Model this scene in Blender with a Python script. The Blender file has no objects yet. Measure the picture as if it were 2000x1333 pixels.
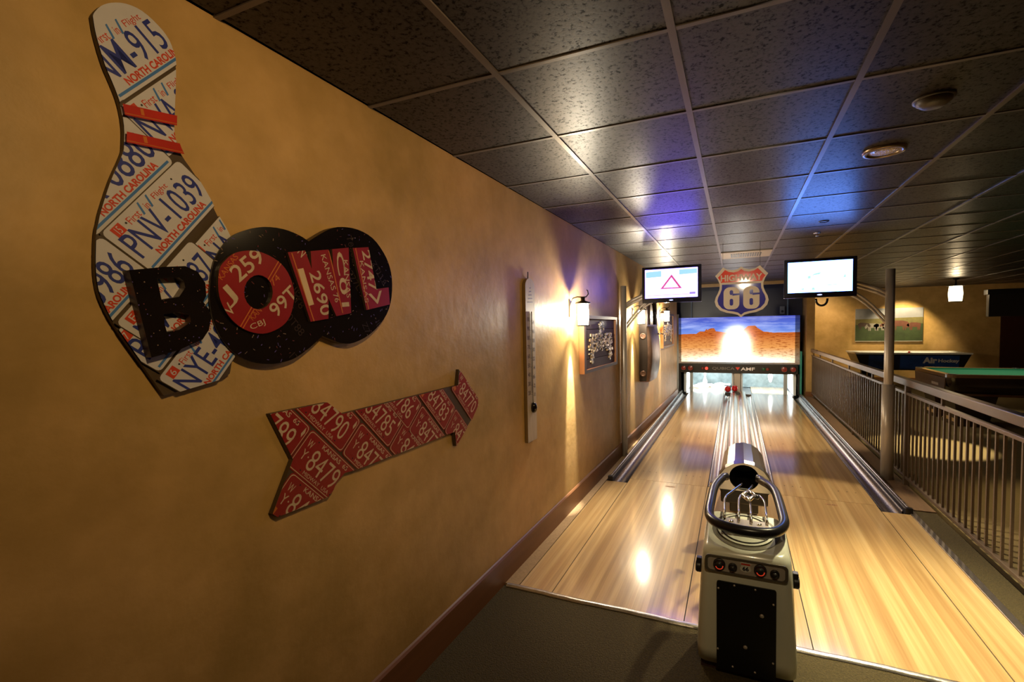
import bpy, math, random
from mathutils import Vector, Matrix
from mathutils.geometry import tessellate_polygon
random.seed(66)
S = bpy.context.scene
col = S.collection
PI = math.pi

# ------------------------------------------------------------------ camera
F = 913.852; CX, CY = 1045.806, 686.519            # focal length and principal point for a 2000 x 1333 frame
YAW, PIT, ROLL = .4044, .0487, -.0181
EYE = Vector((0, 0, 1.62))
fw = Vector((-math.sin(YAW)*math.cos(PIT), math.cos(YAW)*math.cos(PIT), -math.sin(PIT)))
rt0 = Vector((math.cos(YAW), math.sin(YAW), 0)); up0 = rt0.cross(fw)
rt = rt0*math.cos(ROLL) + up0*math.sin(ROLL); up = up0*math.cos(ROLL) - rt0*math.sin(ROLL)
cd = bpy.data.cameras.new('camera'); cam = bpy.data.objects.new('camera', cd); col.objects.link(cam)
m = Matrix.Identity(4)
for i in range(3):
    m[i][0] = rt[i]; m[i][1] = up[i]; m[i][2] = -fw[i]; m[i][3] = EYE[i]
cam.matrix_world = m
cd.sensor_width = 36; cd.lens = F*36/2000; cd.shift_x = -(CX-1000)/2000; cd.shift_y = (CY-666.5)/2000
cd.clip_start = .05; cd.clip_end = 60
S.camera = cam

# ------------------------------------------------------------------ world, exposure
w = bpy.data.worlds.new('world'); S.world = w; w.use_nodes = True
w.node_tree.nodes['Background'].inputs[0].default_value = (.9, .6, .35, 1)
w.node_tree.nodes['Background'].inputs[1].default_value = .0
vs = S.view_settings
S.display_settings.display_device = 'sRGB'
vs.view_transform = 'Standard'; vs.look = 'None'; vs.gamma = 1; vs.use_curve_mapping = False
vs.exposure = 0.0

# ------------------------------------------------------------------ room lights
def lamp(kind, name, loc, energy, colr, target=None, size=.08, spot=60, blend=.6, sx=None, sy=None):
    d = bpy.data.lights.new(name, kind); d.energy = energy; d.color = colr
    if kind == 'SPOT': d.spot_size = math.radians(spot); d.spot_blend = blend; d.shadow_soft_size = size
    elif kind == 'POINT': d.shadow_soft_size = size
    elif kind == 'AREA':
        d.shape = 'RECTANGLE'; d.size = sx; d.size_y = sy
    o = bpy.data.objects.new(name, d); col.objects.link(o); o.location = loc
    if target is not None:
        dv = Vector(target) - Vector(loc); o.rotation_euler = dv.to_track_quat('-Z', 'Y').to_euler()
    return o
WARM = (1, .72, .38); WARM2 = (1, .80, .52)
# ceiling downlights over the bowling approach and lanes (shine down from the ceiling)
lamp('SPOT', 'downlight_approach', (.73, 4.95, 2.51), 215, (1, .82, .54), (.50, 4.1, 0), .03, 72, .25)
lamp('SPOT', 'downlight_approach_near', (.73, 3.09, 2.51), 620, (1, .88, .53), (.85, 2.95, 0), .05, 66, 1)
lamp('SPOT', 'downlight_lanes', (.35, 7.9, 2.51), 240, (1, .82, .54), (.20, 9.0, 0), .03, 106, .2)
# ceiling light above the camera, with added fill spots for wall and console
lamp('SPOT', 'wall_wash_near', (.17, .5, 2.49), 56, (1, .67, .29), (-1.4, 1.45, 1.70), .05, 118, 1)
lamp('SPOT', 'wall_fill_mid', (.75, 2.2, 2.48), 34, (1, .68, .32), (-1.4, 2.7, 1.4), .12, 100, 1)  # unseen fill lamp, added to brighten the left wall
lamp('SPOT', 'console_fill', (.17, .5, 2.49), 30, (1, .78, .46), (.1, 2.6, .6), .05, 60, .8)  # camera-side fill, added to lift the console front
lamp('SPOT', 'downlight_to_sign', (.17, .52, 2.49), 260, (1, .84, .6), (.06, 5.7, 2.0), .05, 16, .8)
# game room downlights
lamp('SPOT', 'downlight_game_room_wall', (4.15, 14.75, 2.5), 220, (1, .80, .44), (4.1, 15.5, 1.0), .05, 84, .6)
lamp('SPOT', 'downlight_game_room_wall', (2.2, 14.2, 2.5), 130, (1, .76, .42), (2.2, 15.5, 1.2), .05, 100, .9)
lamp('SPOT', 'downlight_pool_table', (3.9, 9.8, 2.5), 120, (1, .80, .50), (3.9, 9.8, .8), .05, 70, .6)
lamp('SPOT', 'downlight_game_floor', (2.35, 7.6, 2.5), 800, (1, .82, .52), (2.3, 7.55, 0), .03, 32, .35)
lamp('SPOT', 'downlight_game_floor_near', (2.9, 5.2, 2.5), 150, (1, .74, .38), (2.7, 5.0, 0), .05, 60, .8)
lamp('SPOT', 'lamp_alcove_blue', (.05, 11.5, 2.5), 8, (.15, .35, 1), (.05, 12.4, 2.1), .1, 150, 1)
# pin deck lights under the mask
lamp('AREA', 'pin_light_left', (-.64, 12.35, .45), 42, (.86, .97, 1), (-.64, 12.9, 0), sx=.8, sy=.12)
lamp('AREA', 'pin_light_right', (.76, 12.35, .45), 42, (.86, .97, 1), (.76, 12.9, 0), sx=.8, sy=.12)

# ------------------------------------------------------------------ pixel rays (frame 2000 x 1333) cut with real planes
W0, W1 = -1.406, .0146                                # left wall: X = W0 + W1*Y
def ray(px, py): return fw + rt*((px-CX)/F) - up*((py-CY)/F)
def at_w(p, off=0):
    d = ray(*p); t = (W0+off)/(d.x - W1*d.y); q = EYE + d*t; return (q.y, q.z)
def at_y(p, Y): d = ray(*p); q = EYE + d*(Y/d.y); return (q.x, q.z)
def at_z(p, z): d = ray(*p); q = EYE + d*((z-EYE.z)/d.z); return (q.x, q.y)

# ------------------------------------------------------------------ materials
MATS = {}
def nt(name):
    m = bpy.data.materials.new(name); m.use_nodes = True; t = m.node_tree
    return m, t, t.nodes['Principled BSDF'], t.nodes, t.links
def mat(name, c, rough=.5, metal=0, var=.12, scale=12, bump=0, bscale=80, coat=0, spec=.5, stretch=(1, 1, 1), emis=None, es=0):
    if name in MATS: return MATS[name]
    m, t, b, N, L = nt(name)
    tc = N.new('ShaderNodeTexCoord'); mp = N.new('ShaderNodeMapping'); mp.inputs['Scale'].default_value = stretch
    L.new(tc.outputs['Object'], mp.inputs[0])
    n = N.new('ShaderNodeTexNoise'); n.inputs['Scale'].default_value = scale; n.inputs['Detail'].default_value = 4
    L.new(mp.outputs[0], n.inputs['Vector'])
    r = N.new('ShaderNodeMapRange'); r.inputs[3].default_value = 1-var; r.inputs[4].default_value = 1+var
    L.new(n.outputs['Fac'], r.inputs[0])
    mx = N.new('ShaderNodeVectorMath'); mx.operation = 'SCALE'; mx.inputs[0].default_value = c[:3]
    L.new(r.outputs[0], mx.inputs['Scale']); L.new(mx.outputs[0], b.inputs['Base Color'])
    b.inputs['Roughness'].default_value = rough; b.inputs['Metallic'].default_value = metal
    b.inputs['Coat Weight'].default_value = coat; b.inputs['Coat Roughness'].default_value = .08
    b.inputs['Specular IOR Level'].default_value = spec
    if bump:
        n2 = N.new('ShaderNodeTexNoise'); n2.inputs['Scale'].default_value = bscale; n2.inputs['Detail'].default_value = 5
        L.new(mp.outputs[0], n2.inputs['Vector'])
        bp = N.new('ShaderNodeBump'); bp.inputs['Strength'].default_value = bump; bp.inputs['Distance'].default_value = .01
        L.new(n2.outputs['Fac'], bp.inputs['Height']); L.new(bp.outputs[0], b.inputs['Normal'])
    if emis:
        b.inputs['Emission Color'].default_value = (*emis, 1); b.inputs['Emission Strength'].default_value = es
    MATS[name] = m; return m
def ramp(N, L, src, stops):
    r = N.new('ShaderNodeValToRGB'); L.new(src, r.inputs[0]); e = r.color_ramp.elements
    while len(e) < len(stops): e.new(.5)
    for k, (p, c) in enumerate(stops): e[k].position = p; e[k].color = (*c, 1)
    return r.outputs[0]
def noise(N, L, vec, scale, detail=4, rough=.5):
    n = N.new('ShaderNodeTexNoise'); n.inputs['Scale'].default_value = scale; n.inputs['Detail'].default_value = detail
    n.inputs['Roughness'].default_value = rough; L.new(vec, n.inputs['Vector']); return n.outputs['Fac']
def mapping(N, L, s, coord='Object'):
    tc = N.new('ShaderNodeTexCoord'); mp = N.new('ShaderNodeMapping'); mp.inputs['Scale'].default_value = s
    L.new(tc.outputs[coord], mp.inputs[0]); return mp.outputs[0]
def mixc(N, L, fac, a, b, mode='MIX'):
    x = N.new('ShaderNodeMix'); x.data_type = 'RGBA'; x.blend_type = mode
    for s, v in ((x.inputs[0], fac), (x.inputs[6], a), (x.inputs[7], b)):
        if isinstance(v, (int, float)): s.default_value = v
        elif isinstance(v, tuple): s.default_value = (*v, 1)
        else: L.new(v, s)
    return x.outputs[2]

def plaster():
    m, t, b, N, L = nt('ochre_plaster')
    v = mapping(N, L, (1, 1, 1))
    c = ramp(N, L, noise(N, L, v, 1.3, 6, .6), [(.28, (.36, .225, .062)), (.5, (.50, .300, .100)), (.72, (.62, .38, .155))])
    c = mixc(N, L, .35, c, ramp(N, L, noise(N, L, v, 5, 5, .6), [(.35, (.36, .24, .08)), (.65, (.62, .40, .17))]))
    c = mixc(N, L, .8, c, ramp(N, L, noise(N, L, v, .9, 5, .62), [(.36, (.72, .70, .60)), (.52, (1, 1, 1)), (.66, (1.08, 1.02, .98))]), 'MULTIPLY')
    L.new(c, b.inputs['Base Color'])
    b.inputs['Roughness'].default_value = .48; b.inputs['Specular IOR Level'].default_value = .35
    bp = N.new('ShaderNodeBump'); bp.inputs['Strength'].default_value = .12; bp.inputs['Distance'].default_value = .02
    L.new(noise(N, L, v, 14, 5), bp.inputs['Height']); L.new(bp.outputs[0], b.inputs['Normal'])
    return m
def tile_mat():
    m, t, b, N, L = nt('ceiling_tile')
    v = mapping(N, L, (1, 1, 1))
    n1 = noise(N, L, v, 66, 4, .68); n2 = noise(N, L, v, 28, 2, .5)
    f = N.new('ShaderNodeMath'); f.operation = 'ADD'; L.new(n1, f.inputs[0]); L.new(n2, f.inputs[1])
    fac = ramp(N, L, f.outputs[0], [(.0, (0, 0, 0)), (1, (1, 1, 1))])
    c = ramp(N, L, n1, [(.38, (.002, .0015, .001)), (.45, (.018, .014, .012)), (.60, (.032, .025, .022))])
    L.new(c, b.inputs['Base Color']); b.inputs['Roughness'].default_value = .36
    sp = N.new('ShaderNodeMapRange'); sp.inputs[1].default_value = .37; sp.inputs[2].default_value = .47; sp.inputs[3].default_value = .04; sp.inputs[4].default_value = .24
    L.new(n1, sp.inputs[0]); L.new(sp.outputs[0], b.inputs['Specular IOR Level'])
    bp = N.new('ShaderNodeBump'); bp.inputs['Strength'].default_value = .8; bp.inputs['Distance'].default_value = .006
    L.new(c, bp.inputs['Height']); L.new(bp.outputs[0], b.inputs['Normal'])
    return m
def maple():
    m, t, b, N, L = nt('maple_boards')
    tc = N.new('ShaderNodeTexCoord'); sp = N.new('ShaderNodeSeparateXYZ'); L.new(tc.outputs['Object'], sp.inputs[0])
    dv = N.new('ShaderNodeMath'); dv.operation = 'MULTIPLY'; dv.inputs[1].default_value = 1/.0272; L.new(sp.outputs[0], dv.inputs[0])
    fl = N.new('ShaderNodeMath'); fl.operation = 'FLOOR'; L.new(dv.outputs[0], fl.inputs[0])
    wn = N.new('ShaderNodeTexWhiteNoise'); wn.noise_dimensions = '1D'; L.new(fl.outputs[0], wn.inputs['W'])
    g = noise(N, L, mapping(N, L, (14, .35, 1)), 1, 4, .55)
    g2 = noise(N, L, mapping(N, L, (90, 1.2, 1)), 1, 3, .6)
    base = ramp(N, L, g, [(.3, (.42, .245, .10)), (.5, (.56, .365, .16)), (.7, (.70, .50, .25))])
    brd = ramp(N, L, wn.outputs['Value'], [(0, (.80, .78, .74)), (1, (1.06, 1.05, 1.03))])
    c = mixc(N, L, 1.0, base, brd, 'MULTIPLY')
    c = mixc(N, L, .45, c, ramp(N, L, g2, [(.35, (.74, .70, .64)), (.6, (1, 1, 1))]), 'MULTIPLY')
    L.new(c, b.inputs['Base Color'])
    b.inputs['Roughness'].default_value = .30; b.inputs['Specular IOR Level'].default_value = .45
    b.inputs['Coat Weight'].default_value = .9; b.inputs['Coat Roughness'].default_value = .11
    return m
def emit(name, c, s):
    if name in MATS: return MATS[name]
    m, t, b, N, L = nt(name)
    b.inputs['Base Color'].default_value = (.02, .02, .02, 1); b.inputs['Roughness'].default_value = .25
    b.inputs['Emission Color'].default_value = (*c, 1); b.inputs['Emission Strength'].default_value = s
    MATS[name] = m; return m
def shade_glass(name, c, s, tr=.45):
    m = bpy.data.materials.new(name); m.use_nodes = True; t = m.node_tree; N, L = t.nodes, t.links; N.clear()
    o = N.new('ShaderNodeOutputMaterial'); e = N.new('ShaderNodeEmission'); e.inputs[0].default_value = (*c, 1); e.inputs[1].default_value = s
    tp = N.new('ShaderNodeBsdfTransparent'); mx = N.new('ShaderNodeMixShader'); mx.inputs[0].default_value = 1-tr
    L.new(tp.outputs[0], mx.inputs[1]); L.new(e.outputs[0], mx.inputs[2]); L.new(mx.outputs[0], o.inputs[0]); return m

PL = plaster(); TILE = tile_mat(); MAPLE = maple()
carpet = mat('olive_carpet', (.060, .042, .012), .95, var=.75, scale=110, bump=1, bscale=160)
carpet2 = mat('brown_carpet', (.19, .14, .055), .95, var=.3, scale=160, bump=.5, bscale=300)
osb = mat('raw_particle_board', (.34, .22, .11), .8, var=.35, scale=60, bump=.3, bscale=60)
base_wood = mat('brown_painted_wood', (.17, .068, .022), .42, var=.3, scale=6, stretch=(1, .3, 3))
gridm = mat('grey_ceiling_grid', (.105, .085, .075), .30, var=.06)
blackline = mat('black_seam', (.012, .010, .008), .6)
chrome = mat('chrome', (.74, .68, .62), .22, 1, var=.06, scale=5)
steel = mat('brushed_steel', (.56, .49, .41), .38, .35, var=.12, scale=6, stretch=(8, 8, .4))
alu = mat('aluminium_trim', (.62, .56, .50), .32, 1, var=.25, scale=20)
gutterm = mat('dark_polished_gutter', (.42, .38, .37), .27, 1, var=.25, scale=3, stretch=(4, .3, 1))
rubber = mat('black_rubber', (.012, .010, .012), .28, var=.2)
blackmetal = mat('black_metal', (.020, .017, .015), .4, var=.2)
bronze = mat('bronze_rail_metal', (.165, .115, .080), .36, .45, var=.15, scale=5)
cream = mat('cream_fibreglass', (.66, .66, .54), .22, var=.05, coat=.4)
navy = mat('dark_navy_panel', (.012, .016, .040), .35)
white_panel = mat('white_panel', (.75, .78, .80), .4, var=.05)
BLK = mat('black_enamel', (.006, .004, .004), .16, var=.3, coat=.3)
boardm = mat('dark_board_edge', (.060, .036, .014), .5, var=.3)
platew = mat('white_licence_plate', (.52, .50, .52), .30, var=.08, scale=30)
pblue = mat('blue_plate_ink', (.020, .030, .20), .4)
pred = mat('red_plate_ink', (.50, .045, .015), .4)
plb = mat('light_blue_plate_ink', (.05, .16, .42), .4)
kred = mat('red_licence_plate', (.25, .009, .008), .33, var=.22, scale=14)
kcream = mat('cream_plate_ink', (.52, .40, .27), .45, var=.2, scale=40)
korange = mat('orange_plate_sticker', (.50, .13, .015), .4)
redstrip = mat('red_plate_strip', (.42, .02, .010), .35, var=.25)

# ------------------------------------------------------------------ mesh builder
class MB:
    def __init__(s): s.v = []; s.f = []; s.mi = []; s.sm = []; s.mats = []
    def mid(s, m):
        if m not in s.mats: s.mats.append(m)
        return s.mats.index(m)
    def face(s, pts, m, smooth=False):
        k = len(s.v); s.v += [tuple(p) for p in pts]; s.f.append(tuple(range(k, k+len(pts)))); s.mi.append(s.mid(m)); s.sm.append(smooth)
    def grid(s, rows, m, close=False, smooth=True, caps=False):
        k = len(s.v); n = len(rows[0]); mi = s.mid(m)
        for r in rows: s.v += [tuple(p) for p in r]
        for i in range(len(rows)-1):
            for j in range(n if close else n-1):
                a = k+i*n+j; b = k+i*n+(j+1) % n
                s.f.append((a, b, b+n, a+n)); s.mi.append(mi); s.sm.append(smooth)
        if caps:
            s.f.append(tuple(range(k+n-1, k-1, -1))); s.mi.append(mi); s.sm.append(False)
            q = k+(len(rows)-1)*n; s.f.append(tuple(range(q, q+n))); s.mi.append(mi); s.sm.append(False)
        return s
    def box(s, a, b, m):
        (x0, y0, z0), (x1, y1, z1) = a, b
        return s.grid([[(x0, y0, z0), (x1, y0, z0), (x1, y1, z0), (x0, y1, z0)], [(x0, y0, z1), (x1, y0, z1), (x1, y1, z1), (x0, y1, z1)]], m, True, False, True)
    def tube(s, path, r, m, n=12, closed=False, caps=True):
        P = [Vector(p) for p in path]; rows = []; k = len(P)
        nrm = None
        for i, p in enumerate(P):
            if closed: t = P[(i+1) % k]-P[i-1]
            else: t = P[min(i+1, k-1)]-P[max(i-1, 0)]
            t.normalize()
            if nrm is None: nrm = t.orthogonal().normalized()
            nrm = (nrm - t*nrm.dot(t)).normalized(); bi = t.cross(nrm)
            rr = r[i] if isinstance(r, (list, tuple)) else r
            rows.append([p+nrm*rr*math.cos(2*PI*j/n)+bi*rr*math.sin(2*PI*j/n) for j in range(n)])
        if closed: rows.append(rows[0]); caps = False
        return s.grid(rows, m, True, True, caps)
    def lathe(s, prof, c, m, n=24, axis='z', caps=True):
        rows = []
        for r, h in prof:
            row = []
            for j in range(n):
                a = 2*PI*j/n; p = (r*math.cos(a), r*math.sin(a), h)
                if axis == 'y': p = (p[0], h, p[1])
                if axis == 'x': p = (h, p[0], p[1])
                row.append((c[0]+p[0], c[1]+p[1], c[2]+p[2]))
            rows.append(row)
        return s.grid(rows, m, True, True, caps)
    def prism(s, loops, fr, w0, w1, m, side=None):
        side = side or m; fl = [p for lp in loops for p in lp]
        for t in tessellate_polygon([[Vector((*p, 0)) for p in lp] for lp in loops]):
            s.face([fr(*fl[i], w1) for i in t], m)
        for lp in loops:
            for i in range(len(lp)):
                a, b = lp[i], lp[(i+1) % len(lp)]
                s.face([fr(*a, w0), fr(*b, w0), fr(*b, w1), fr(*a, w1)], side)
        for t in tessellate_polygon([[Vector((*p, 0)) for p in lp] for lp in loops]):
            s.face([fr(*fl[i], w0) for i in t][::-1], side)
        return s
    def build(s, name, parent=None, mtx=None, bevel=0):
        me = bpy.data.meshes.new(name)
        off = parent_loc(parent) if parent is not None else Vector((0, 0, 0))
        me.from_pydata([tuple(Vector(v)-off) for v in s.v], [], s.f)
        for m in s.mats: me.materials.append(m)
        me.polygons.foreach_set('material_index', s.mi); me.polygons.foreach_set('use_smooth', s.sm); me.update()
        o = bpy.data.objects.new(name, me); col.objects.link(o)
        if parent is not None: o.parent = parent
        if bevel:
            b = o.modifiers.new('bevel', 'BEVEL'); b.width = bevel; b.segments = 3; b.limit_method = 'ANGLE'
        return o
def parent_loc(p):
    v = Vector((0, 0, 0))
    while p is not None: v = v + p.location; p = p.parent
    return v
def tag(o, label, cat, group=None, kind=None):
    o['label'] = label; o['category'] = cat
    if group: o['group'] = group
    if kind: o['kind'] = kind
    return o
def thing(name, loc, label, cat, group=None):
    o = bpy.data.objects.new(name, None); col.objects.link(o); o.location = loc; o.empty_display_size = .05
    return tag(o, label, cat, group)
def struct(o): o['kind'] = 'structure'; return o
def copy_thing(root, loc, label, group=None):
    r = root.copy(); col.objects.link(r); r.location = loc; r['label'] = label
    if group: r['group'] = group
    def rec(a, b):
        for ch in a.children:
            c = ch.copy(); col.objects.link(c); c.parent = b; rec(ch, c)
    rec(root, r); return r
def WALL(u, v, w): return (W0+W1*u+w, u, v)
def FRONT(Y0):  # plane facing the camera side (-Y)
    return lambda u, v, w: (u, Y0-w, v)

# ------------------------------------------------------------------ text and clipped flat marks
TCACHE = {}
def text_tris(s, bold=0):
    k = (s, bold)
    if k in TCACHE: return TCACHE[k]
    c = bpy.data.curves.new('t', 'FONT'); c.body = s; c.size = 1; c.resolution_u = 3; c.offset = bold; c.fill_mode = 'FRONT'
    o = bpy.data.objects.new('t', c); col.objects.link(o)
    dg = bpy.context.evaluated_depsgraph_get(); me = o.evaluated_get(dg).to_mesh()
    tr = []
    for p in me.polygons:
        q = [me.vertices[i].co.xy.copy() for i in p.vertices]
        for i in range(1, len(q)-1): tr.append((q[0], q[i], q[i+1]))
    o.evaluated_get(dg).to_mesh_clear(); bpy.data.objects.remove(o); bpy.data.curves.remove(c)
    xs = [p.x for t in tr for p in t] or [0]; ys = [p.y for t in tr for p in t] or [0]
    TCACHE[k] = (tr, min(xs), max(xs), min(ys), max(ys)); return TCACHE[k]
def clip(poly, tri):
    area = (tri[1][0]-tri[0][0])*(tri[2][1]-tri[0][1])-(tri[1][1]-tri[0][1])*(tri[2][0]-tri[0][0])
    if abs(area) < 1e-12: return []
    T = tri if area > 0 else (tri[0], tri[2], tri[1]); out = poly
    for i in range(3):
        a, b = T[i], T[(i+1) % 3]; inp = out; out = []
        if not inp: return []
        d = lambda p: (b[0]-a[0])*(p[1]-a[1])-(b[1]-a[1])*(p[0]-a[0])
        for j in range(len(inp)):
            p, q = inp[j-1], inp[j]; dp, dq = d(p), d(q)
            if dq >= 0:
                if dp < 0: t = dp/(dp-dq); out.append((p[0]+(q[0]-p[0])*t, p[1]+(q[1]-p[1])*t))
                out.append(q)
            elif dp >= 0: t = dp/(dp-dq); out.append((p[0]+(q[0]-p[0])*t, p[1]+(q[1]-p[1])*t))
    return out
class Clip:
    def __init__(s, loops):
        fl = [p for lp in loops for p in lp]
        s.t = []
        for t in tessellate_polygon([[Vector((*p, 0)) for p in lp] for lp in loops]):
            T = tuple(fl[i] for i in t)
            s.t.append((T, min(p[0] for p in T), max(p[0] for p in T), min(p[1] for p in T), max(p[1] for p in T)))
    def cut(s, poly):
        x0 = min(p[0] for p in poly); x1 = max(p[0] for p in poly); y0 = min(p[1] for p in poly); y1 = max(p[1] for p in poly)
        for T, a, b, c, d in s.t:
            if a > x1 or b < x0 or c > y1 or d < y0: continue
            r = clip(poly, T)
            if len(r) >= 3: yield r
def mark(mb, cl, fr, w, poly, m):
    for r in (cl.cut([tuple(p) for p in poly]) if cl else [poly]): mb.face([fr(p[0], p[1], w) for p in r], m)
def put_text(mb, cl, fr, w, s, o, ang, h, m, width=None, bold=0, center=False):
    # o: lower left corner (or centre) of the text, ang: radians, h: cap height, width: stretched text width
    tr, x0, x1, y0, y1 = text_tris(s, bold); sy = h/(y1-y0 if y1 > y0 else 1)
    sx = (width/(x1-x0)) if width else sy
    c, sn = math.cos(ang), math.sin(ang); ox = -(x1-x0)/2 if center else 0; oy = -(y1-y0)/2 if center else 0
    for t in tr:
        q = []
        for p in t:
            X = (p.x-x0+ox)*sx; Y = (p.y-y0+oy)*sy; q.append((o[0]+X*c-Y*sn, o[1]+X*sn+Y*c))
        mark(mb, cl, fr, w, q, m)

# ================================================================== STRUCTURE
CH = 2.54; YH = 11.2; YB = 15.5; XR = 9.0; YN = -2.2
fl = MB()
fl.face([(-1.45, YN, -.010), (XR, YN, -.010), (XR, 2.58, -.010), (-1.45, 2.58, -.010)], carpet)
fl.face([(1.40, 2.58, -.010), (XR, 2.58, -.010), (XR, YB, -.010), (1.40, YB, -.010)], carpet2)
fl.face([(-1.5, 2.58, -.13), (1.40, 2.58, -.13), (1.40, 13.8, -.13), (-1.5, 13.8, -.13)], blackmetal)
struct(fl.build('floor'))
ce = MB()
ce.face([(-1.42, YN, CH), (1.5, YN, CH), (1.5, YH+.06, CH), (-1.25, YH+.06, CH)], TILE)
ce.face([(1.5, YN, CH), (XR, YN, CH), (XR, YB, CH), (1.5, YB, CH)], TILE)
ce.face([(-1.6, YH, 2.75), (1.5, YH, 2.75), (1.5, 13.8, 2.75), (-1.6, 13.8, 2.75)], navy)
struct(ce.build('ceiling'))
gr = MB(); GX, GY = -.794, 1.546
for i in range(-1, 17):
    x = GX+.61*i
    if x < -1.38 or x > XR: continue
    gr.box((x-.012, YN, CH-.006), (x+.012, YB if x > 1.5 else YH, CH+.004), gridm)
for j in range(-7, 24):
    y = GY+.61*j
    if y < YN or y > YB: continue
    x0 = W0+W1*y if y < YH else 1.5
    gr.box((x0, y-.009, CH-.004), (XR, y+.009, CH+.004), gridm)
gr.box((W0+W1*YN, YN, CH-.006), (W0+W1*YN+.03, YN+.01, CH), gridm)
struct(gr.build('trim_1'))
wl = MB()
def wpt(y, z): return (W0+W1*y, y, z)
wl.face([wpt(YN, -.02), wpt(YH, -.02), wpt(YH, CH), wpt(YN, CH)], PL)
wl.box((-1.46, YH-.03, -.02), (W0+W1*YH, YH, CH), PL)
struct(wl.build('wall_left'))
wb = MB(); wb.face([(1.5, YB, -.02), (XR, YB, -.02), (XR, YB, CH), (1.5, YB, CH)], PL); struct(wb.build('wall_back'))
wr = MB(); wr.face([(XR, YN, -.02), (XR, YB, -.02), (XR, YB, CH), (XR, YN, CH)], PL); struct(wr.build('wall_right'))
wn = MB(); wn.face([(-1.5, YN, -.02), (XR, YN, -.02), (XR, YN, CH), (-1.5, YN, CH)], PL); struct(wn.build('wall_front'))
wc = MB(); wc.box((1.44, 11.85, -.02), (1.60, YB, CH), PL); struct(wc.build('wall_center'))
wh = MB(); wh.box((-1.46, YH, 2.474), (1.60, YH+.07, 2.75), mat('tan_header', (.42, .28, .14), .5)); struct(wh.build('trim_2'))
al = MB()
al.face([(-1.6, 13.75, -.1), (1.44, 13.75, -.1), (1.44, 13.75, 2.75), (-1.6, 13.75, 2.75)], navy)
al.face([(-1.46, YH, -.1), (-1.46, 13.75, -.1), (-1.46, 13.75, 2.75), (-1.46, YH, 2.75)], navy)
al.face([(1.439, YH, 2.54), (1.439, 13.75, 2.54), (1.439, 13.75, 2.75), (1.439, YH, 2.75)], navy)
struct(al.build('wall_alcove'))
bb = MB()
bb.grid([[WALL(YN, -.01, .002), WALL(YN, -.01, .018), WALL(YN, .155, .018), WALL(YN, .165, .010), WALL(YN, .170, .002)],
         [WALL(YH, -.01, .002), WALL(YH, -.01, .018), WALL(YH, .155, .018), WALL(YH, .165, .010), WALL(YH, .170, .002)]], base_wood, False, False)
struct(bb.build('baseboard_left'))
b2 = MB(); b2.box((1.425, 11.80, 0), (1.60, 11.85, .11), base_wood); struct(b2.build('baseboard_center'))
b3 = MB(); b3.box((1.60, YB-.02, 0), (XR, YB-.002, .11), base_wood); struct(b3.build('baseboard_back'))
ob = MB(); ob.box((-1.39, 2.60, -.02), (-1.26, 11.2, -.004), osb); struct(ob.build('trim_3'))
lg = MB(); lg.box((1.375, 4.87, -.02), (1.56, 11.85, .012), mat('brown_ledge', (.17, .10, .05), .6, var=.3, scale=8, stretch=(4, .4, 1))); lg.box((1.402, 2.6, -.02), (1.56, 4.87, .002), carpet); struct(lg.build('trim_4'))
dr = MB(); dr.box((6.15, YB-.04, 0), (8.2, YB-.005, 2.12), mat('dark_red_door', (.045, .010, .006), .4)); struct(dr.build('door_1'))

# ================================================================== APPROACH, LANES, GUTTERS
def lane_marks(mb, x0, x1):
    pass
YF = 4.92
ap = thing('bowling_approach', (0, 2.6, 0), 'light maple bowling approach floor with black seams between carpet and foul line', 'floor')
for nm, a, b in (('board_panel', -1.25, -1.034), ('board_panel', -1.028, -.259), ('board_panel', -.253, .357), ('board_panel', .363, 1.150), ('board_panel', 1.156, 1.355)):
    MB().box((a, 2.6, -.02), (b, YF-.002 if -1.1 < a < 1.1 else 4.77, 0), MAPLE).build('board_panel', ap)
q = MB(); q.box((-1.25, 2.6, -.03), (1.355, 4.77, -.006), blackline); q.build('underlay', ap)
def lbl_box(x, y):
    mk = MB(); mk.box((x-.045, y-.016, 0), (x+.045, y+.016, .0006), mat('faint_print', (.38, .20, .09), .5))
    put_text(mk, None, lambda u, v, w: (u, v, w), .001, '66 66', (x, y), 0, .018, blackline, width=.06, center=True)
    mk.build('printed_mark', ap)
lbl_box(.79, 4.80); lbl_box(-.60, 4.80)
for k0, k1, lb_ in ((0, 28, 'silver metal threshold strip left of the console, where carpet meets maple boards'), (38, 79, 'silver metal threshold strip right of the console, where carpet meets maple boards')):
    trims = MB(); pts = []
    for k in range(k0*4, k1*4):
        x = -1.33+k*.0104; y = 2.60+.003*math.sin(k*.11)+.001*math.sin(k*.37); pts.append((x, y))
    trims.grid([[(x, y-.034, -.008) for x, y in pts], [(x, y-.030, .002) for x, y in pts], [(x, y-.012, .005) for x, y in pts], [(x, y, .001) for x, y in pts]], mat('worn_metal_strip', (.60, .55, .50), .3, .9, var=.35, scale=30, bump=.15, bscale=40), False, True)
    tag(trims.build('threshold_strip'), lb_, 'strip')
t2 = MB(); t2.box((1.357, 2.6, -.005), (1.402, 4.86, .007), alu); tag(t2.build('edge_strip', bevel=.002), 'flat aluminium edge strip beside the right approach, below the railing', 'strip')
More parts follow.
